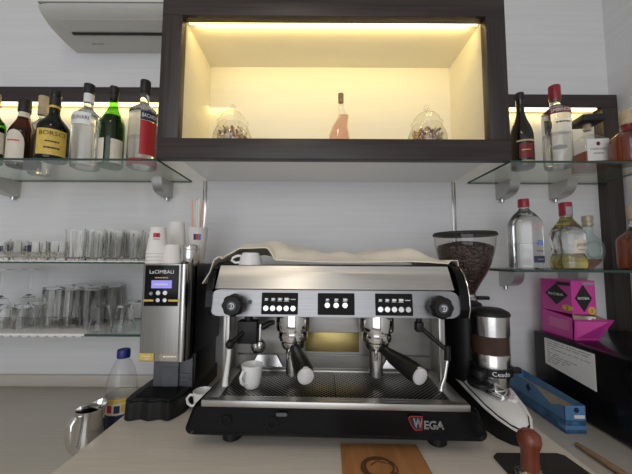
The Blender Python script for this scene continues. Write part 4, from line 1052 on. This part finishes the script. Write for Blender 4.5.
# tray flares forward and outward
tr = MB()
a0 = [(0, -.001, .001), (W, -.001, .001), (W+.035, -.075, .078), (0.004, -.050, .072)]
tr.rings([[(0, -.001, 0), (W, -.001, 0), (W+.012, -.052, .082), (0, -.006, .074)], [(0, .003, 0), (W, .003, 0), (W+.012, -.048, .082), (0, -.002, .074)]])
tr.rings([[(W, .0, 0), (W, .05, .0), (W+.004, .05, .072), (W+.012, -.050, .082)], [(W+.001, .0, 0), (W+.001, .05, .0), (W+.006, .05, .072), (W+.014, -.050, .082)]])
tr.rings([[(0, .0, 0), (0, .004, 0), (0, .004, .074), (0, -.006, .074)], [(.001, .0, 0), (.001, .004, 0), (.001, .004, .074), (.001, -.006, .074)]])
tr.build('dispensing_tray', 'magenta', t, smooth=False)
inn = MB().rings([[(.002, -.003, .066), (W+.008, -.046, .074), (W+.002, .045, .092), (.002, .004, .090)], [(.002, -.001, .069), (W+.009, -.044, .077), (W+.002, .045, .095), (.002, .005, .093)]]).build('tray_inside', 'kraft', t, smooth=False)
sg = MB().box(.034, .064, -.026, -.004, .076, .086, X=Matrix.Rotation(.1, 4, 'Z')).build('sachet', 'paper', t)
def diamond(fn, w, hh, par, txt, tw):
    o = MB().prism([(0, -hh), (w, 0), (0, hh), (-w, 0)], lambda u, v: fn(u, v), lambda u, v: fn(u, v)*1.0 + NRM*.0008).build('black_diamond', 'ink', par, smooth=False)
    lettering(txt, tw, 'whiteink', o, lambda u, v: fn(u, v)+NRM*.0012, height=.0095)
    return o
carton = [c_ for c_ in t.children if c_.name.startswith('carton')][0]
NRM = Vector((0, -1, 0)); F1 = flat((W*.48, -.0005, .150), (1, 0, 0), (0, 0, 1)); diamond(F1, .031, .050, carton, 'RIOBA', .042)
G1 = flat((W*.80, -.0012, .105), (1, 0, 0), (0, 0, 1)); MB().prism([(.014*math.cos(a), .014*math.sin(a)) for a in [2*PI*i/20 for i in range(20)]], lambda u, v: G1(u, v), lambda u, v: G1(u, v)+Vector((0, .001, 0))).build('gold_sticker', 'gold', carton)
lettering('2', .007, 'ink', carton, lambda u, v: G1(u, v)+Vector((0, -.0006, 0)))
MB().box(.04, W-.002, -.0012, 0, H-.016, H-.007).build('printed_strip', 'greyink', carton)
NRM = Vector((-1, 0, 0)); F2 = flat((-.0005, D*.47, .158), (0, -1, 0), (0, 0, 1)); diamond(F2, .055, .040, carton, 'RIOBA', .072)
G2 = flat((-.0012, D*.14, .112), (0, -1, 0), (0, 0, 1)); MB().prism([(.024*math.cos(a), .011*math.sin(a)) for a in [2*PI*i/20 for i in range(20)]], lambda u, v: G2(u, v), lambda u, v: G2(u, v)+Vector((.001, 0, 0))).build('gold_sticker', 'gold', carton)
lettering('2', .010, 'ink', carton, lambda u, v: G2(u, v)+Vector((-.0006, 0, 0)))
MB().box(-.0012, 0, .004, D*.45, H-.020, H-.008).build('printed_strip', 'ink', carton)
ln = MB()
for i in range(6): ln.box(-.0008, 0, .02, D*.78-.004*(i % 3), .032+i*.0062, .0332+i*.0062)
ln.build('printed_lines', 'palepink', carton, smooth=False)

# two blue cartons
cx, cw, cy0, cy1 = .820, .066, .985, 1.270
t = thing('blue_carton', 'blue patterned long box lying under the open blue carton', 'box', (cx, (cy0+cy1)/2, LC))
hl = (cy1-cy0)/2
MB().box(-cw/2, cw/2, -hl, hl, .0005, .038, .0015).build('carton', 'bluedeep', t)
MB().box(-cw/2-.0006, cw/2+.0006, -hl-.0006, -hl+.03, .012, .024, .0005).build('pale_stripe', 'bluecard', t)
t = thing('blue_carton', 'open light blue long carton with a cut-down side, stacked beside the black appliance', 'box', (cx, (cy0+cy1)/2, LC+.0385))
HT = .058
m = MB(); w = cw/2; th = .0012
def panel(poly, ax, c, d=th):
    if ax == 'x': m.prism(poly, lambda u, v: (c, u, v), lambda u, v: (c+d, u, v))
    else: m.prism(poly, lambda u, v: (u, c, v), lambda u, v: (u, c+d, v))
panel([(-hl, .001), (hl, .001), (hl, HT), (-hl+.13, HT), (-hl+.055, HT*.45), (-hl+.02, HT*.72), (-hl, HT*.80)], 'x', -w)
panel([(-hl, .001), (hl, .001), (hl, HT), (-hl, HT*.80)], 'x', w-th)
panel([(-w, .001), (w, .001), (w, HT*.80), (-w, HT*.80)], 'y', -hl)
panel([(-w, .001), (w, .001), (w, HT), (-w, HT)], 'y', hl-th)
m.box(-w, w, -hl, hl, .0005, .0018)
cr_ = m.build('carton', 'bluecard', t, smooth=False)
m = MB(); m.box(-w+.0015, w-.0015, -hl+.0015, hl-.0015, .002, .028); m.build('brown_filling', 'kraft', t, smooth=False)
NRM = Vector((-1, 0, 0))
MB().prism([(0, -.014), (.014, 0), (0, .014), (-.014, 0)], lambda u, v: (-w-.0008, .02-u, .036+v), lambda u, v: (-w, .02-u, .036+v)).build('dark_emblem', 'navy', cr_, smooth=False)
MB().prism([(.009*math.cos(a), .009*math.sin(a)) for a in [2*PI*i/6 for i in range(6)]], lambda u, v: (.004+u, -hl-.0008, .033+v), lambda u, v: (.004+u, -hl, .033+v)).build('dark_emblem', 'navy', cr_, smooth=False)
MB().box(-.004, w-.004, -hl-.0008, -hl, .008, .018).build('pale_panel', 'paper', cr_, smooth=False)

# wooden stick
t = tag(MB().tube([(0, .130, .006), (0, .124, .008), (0, .08, .009), (0, 0, .010), (0, -.10, .010)], [.003, .007, .009, .010, .010], 14, flat=(1, .75)).build('wooden_stick', 'lightwood', loc=(.772, .795, LC), rot=(0, 0, .06)), 'brown wooden stick lying on the counter in front of the blue cartons', 'stick')

# tamping mat and tamper
mp_ = [(-.09, -.15), (.098, -.15), (.078, .072), (.066, .080), (-.078, .080), (-.090, .070)]
def inset(p, k): return [(u*k, v*k) for u, v in p]
MX, MY = .508, .668
mt = MB().rings([[(u, v, .0005) for u, v in mp_], [(u, v, .006) for u, v in mp_], [(u, v, .008) for u, v in inset(mp_, .97)]]).build('tamping_mat', 'rubber', loc=(MX, MY, PT), smooth=False)
tag(mt, 'dark rubber tamping mat on the platform under the tamper', 'mat')
t = thing('tamper', 'coffee tamper with a red-brown wooden handle and steel foot on the dark mat', 'tamper', (.452, .664, PT+.0085), 0)
MB().lathe([(0, 0), (.0285, 0), (.029, .002), (.029, .009), (.026, .013), (.015, .019), (0, .020)], 36).build('steel_foot', 'chromes', t)
MB().lathe([(0, .018), (.0170, .018), (.0175, .026), (.0165, .042), (.0170, .056), (.0205, .066), (.0225, .076), (.0205, .087), (.013, .094), (0, .096)], 32).build('handle', 'redwood', t)

# orange wooden board with a dark ring
t = thing('wooden_board', 'thin orange-brown wooden board with a burnt ring mark in front of the machine', 'board', (.153, .685, PT))
MB().rings([[(-.098, -.12, z), (.100, -.12, z), (.098, .096, z), (-.090, .098, z)] for z in (.0005, .005)]).build('board', 'orangewood', t, smooth=False)
rg = MB()
for r, w, k0 in ((.036, .0034, .2), (.031, .0026, 1.3), (.039, .0020, 3)):
    rg.tube([(-.012+(r+.0015*math.sin(3*a+k0))*math.cos(a), +.012+(r+.0015*math.cos(2*a+k0))*.9*math.sin(a), .0052) for a in [k0+2*PI*.9*i/40 for i in range(41)]], w, 6, flat=(1, .12))
rg.tube([(-.028, .02, .0052), (-.012, .034, .0052), (.008, .026, .0052)], .002, 6, flat=(1, .12))
rg.build('burnt_ring', pbr('burnt_mark', (0.10, 0.045, 0.02), 0.7, noise=0.3, nscale=(80, 80, 80)), t)

# ================================================================== LEFT SIDE OF THE COUNTER
t = thing('plastic_bottle', 'clear plastic drink bottle with a blue cap left of the steel grinder', 'bottle', (-.622, 1.0, LC+.0005))
BP = [(0, 0), (.030, 0), (.040, .006), (.044, .018), (.0445, .060), (.042, .066), (.0445, .072), (.0445, .108), (.042, .114), (.0445, .120), (.0425, .150), (.035, .182), (.024, .207), (.0155, .220), (.0145, .232), (0, .233)]
MB().lathe(BP, 36, flute=9, famp=.012).build('bottle_body', 'petglass', t)
lb = MB().lathe([(.0457, .062), (.0459, .108)], 36, cap0=False, cap1=False).build('label', 'cream', t)
MB().lathe([(.0462, .096), (.0464, .109)], 36, cap0=False, cap1=False).build('yellow_band', 'yellow', lb)
for a0, z0, z1, c in ((-100, .070, .092, 'redink'), (-72, .068, .090, 'navy'), (-48, .070, .092, 'yellow')):
    MB().rings([[(.0466*math.cos(a), .0466*math.sin(a), z) for a in [math.radians(a0+(j/6-.5)*20) for j in range(7)]] for z in (z0, z1)], closed=False).build('printed_patch', c, lb)
MB().lathe([(.0448, .020), (.0450, .060)], 36, cap0=False, cap1=False).build('lower_label', 'navy', t)
MB().lathe([(0, .222), (.0185, .222), (.0192, .226), (.0192, .244), (.0175, .248), (0, .248)], 30, flute=30, famp=.01).build('cap', 'bluecap', t)

t = thing('milk_jug', 'steel milk frothing jug with a strap handle left of the platform', 'jug', (-.641, .892, LC+.0005), math.radians(-102)); t.scale = (.74, .74, 1.12)
jr = []
for z, r in ((0, .0), (0, .046), (.003, .050), (.02, .052), (.05, .049), (.075, .045), (.09, .045), (.104, .049)):
    ring = []
    for j in range(44):
        a = 2*PI*j/44; k_ = max(0, math.cos(a-PI))**8 * (.30 if z > .07 else 0) * max(0, (z-.07)/.034)
        rr_ = max(r, 1e-4)*(1+k_); ring.append((rr_*math.cos(a), rr_*math.sin(a), z + (.006*k_/.3 if z > .1 else 0)))
    jr.append(ring)
jr2 = [[(x*.965, y*.965, z-.0005+ (0)) for x, y, z in r_] for r_ in reversed(jr[1:])]
jr2 = [[(x, y, max(z, .003)) for x, y, z in r_] for r_ in jr2]
MB().rings(jr+jr2+[[(x*.01, y*.01, .003) for x, y, z in jr2[-1]]]).build('jug_body', 'chrome', t)
MB().tube([(.045, 0, .096), (.066, 0, .100), (.083, 0, .086), (.084, 0, .060), (.076, 0, .034), (.066, 0, .020)], .014, 12, flat=(1.0, .22)).build('handle', 'chrome', t)

# ================================================================== LIGHT
w_ = bpy.data.worlds.new('world'); sc.world = w_; w_.use_nodes = True
bg = w_.node_tree.nodes['Background']; bg.inputs[0].default_value = (.62, .70, .85, 1); bg.inputs[1].default_value = .6
area('daylight_through_shopfront', (-.72, YB+.02, 1.79), 3.3, 2.85, 52, (.985, .985, .985), (0, 1, 0))
area('ceiling_lamp', (-.37, -.72, ZC-.03), .16, .7, 6.5, (1, .88, .68), (0, 0, -1))

sc.view_settings.view_transform = 'Standard'; sc.view_settings.look = 'None'
sc.view_settings.gamma = 1; sc.view_settings.use_curve_mapping = False
sc.view_settings.exposure = 0.0
sc.cycles.max_bounces = 14; sc.cycles.transparent_max_bounces = 48; sc.cycles.glossy_bounces = 6; sc.cycles.diffuse_bounces = 5
sc.cycles.sample_clamp_indirect = 4
sc.cycles.use_denoising = True
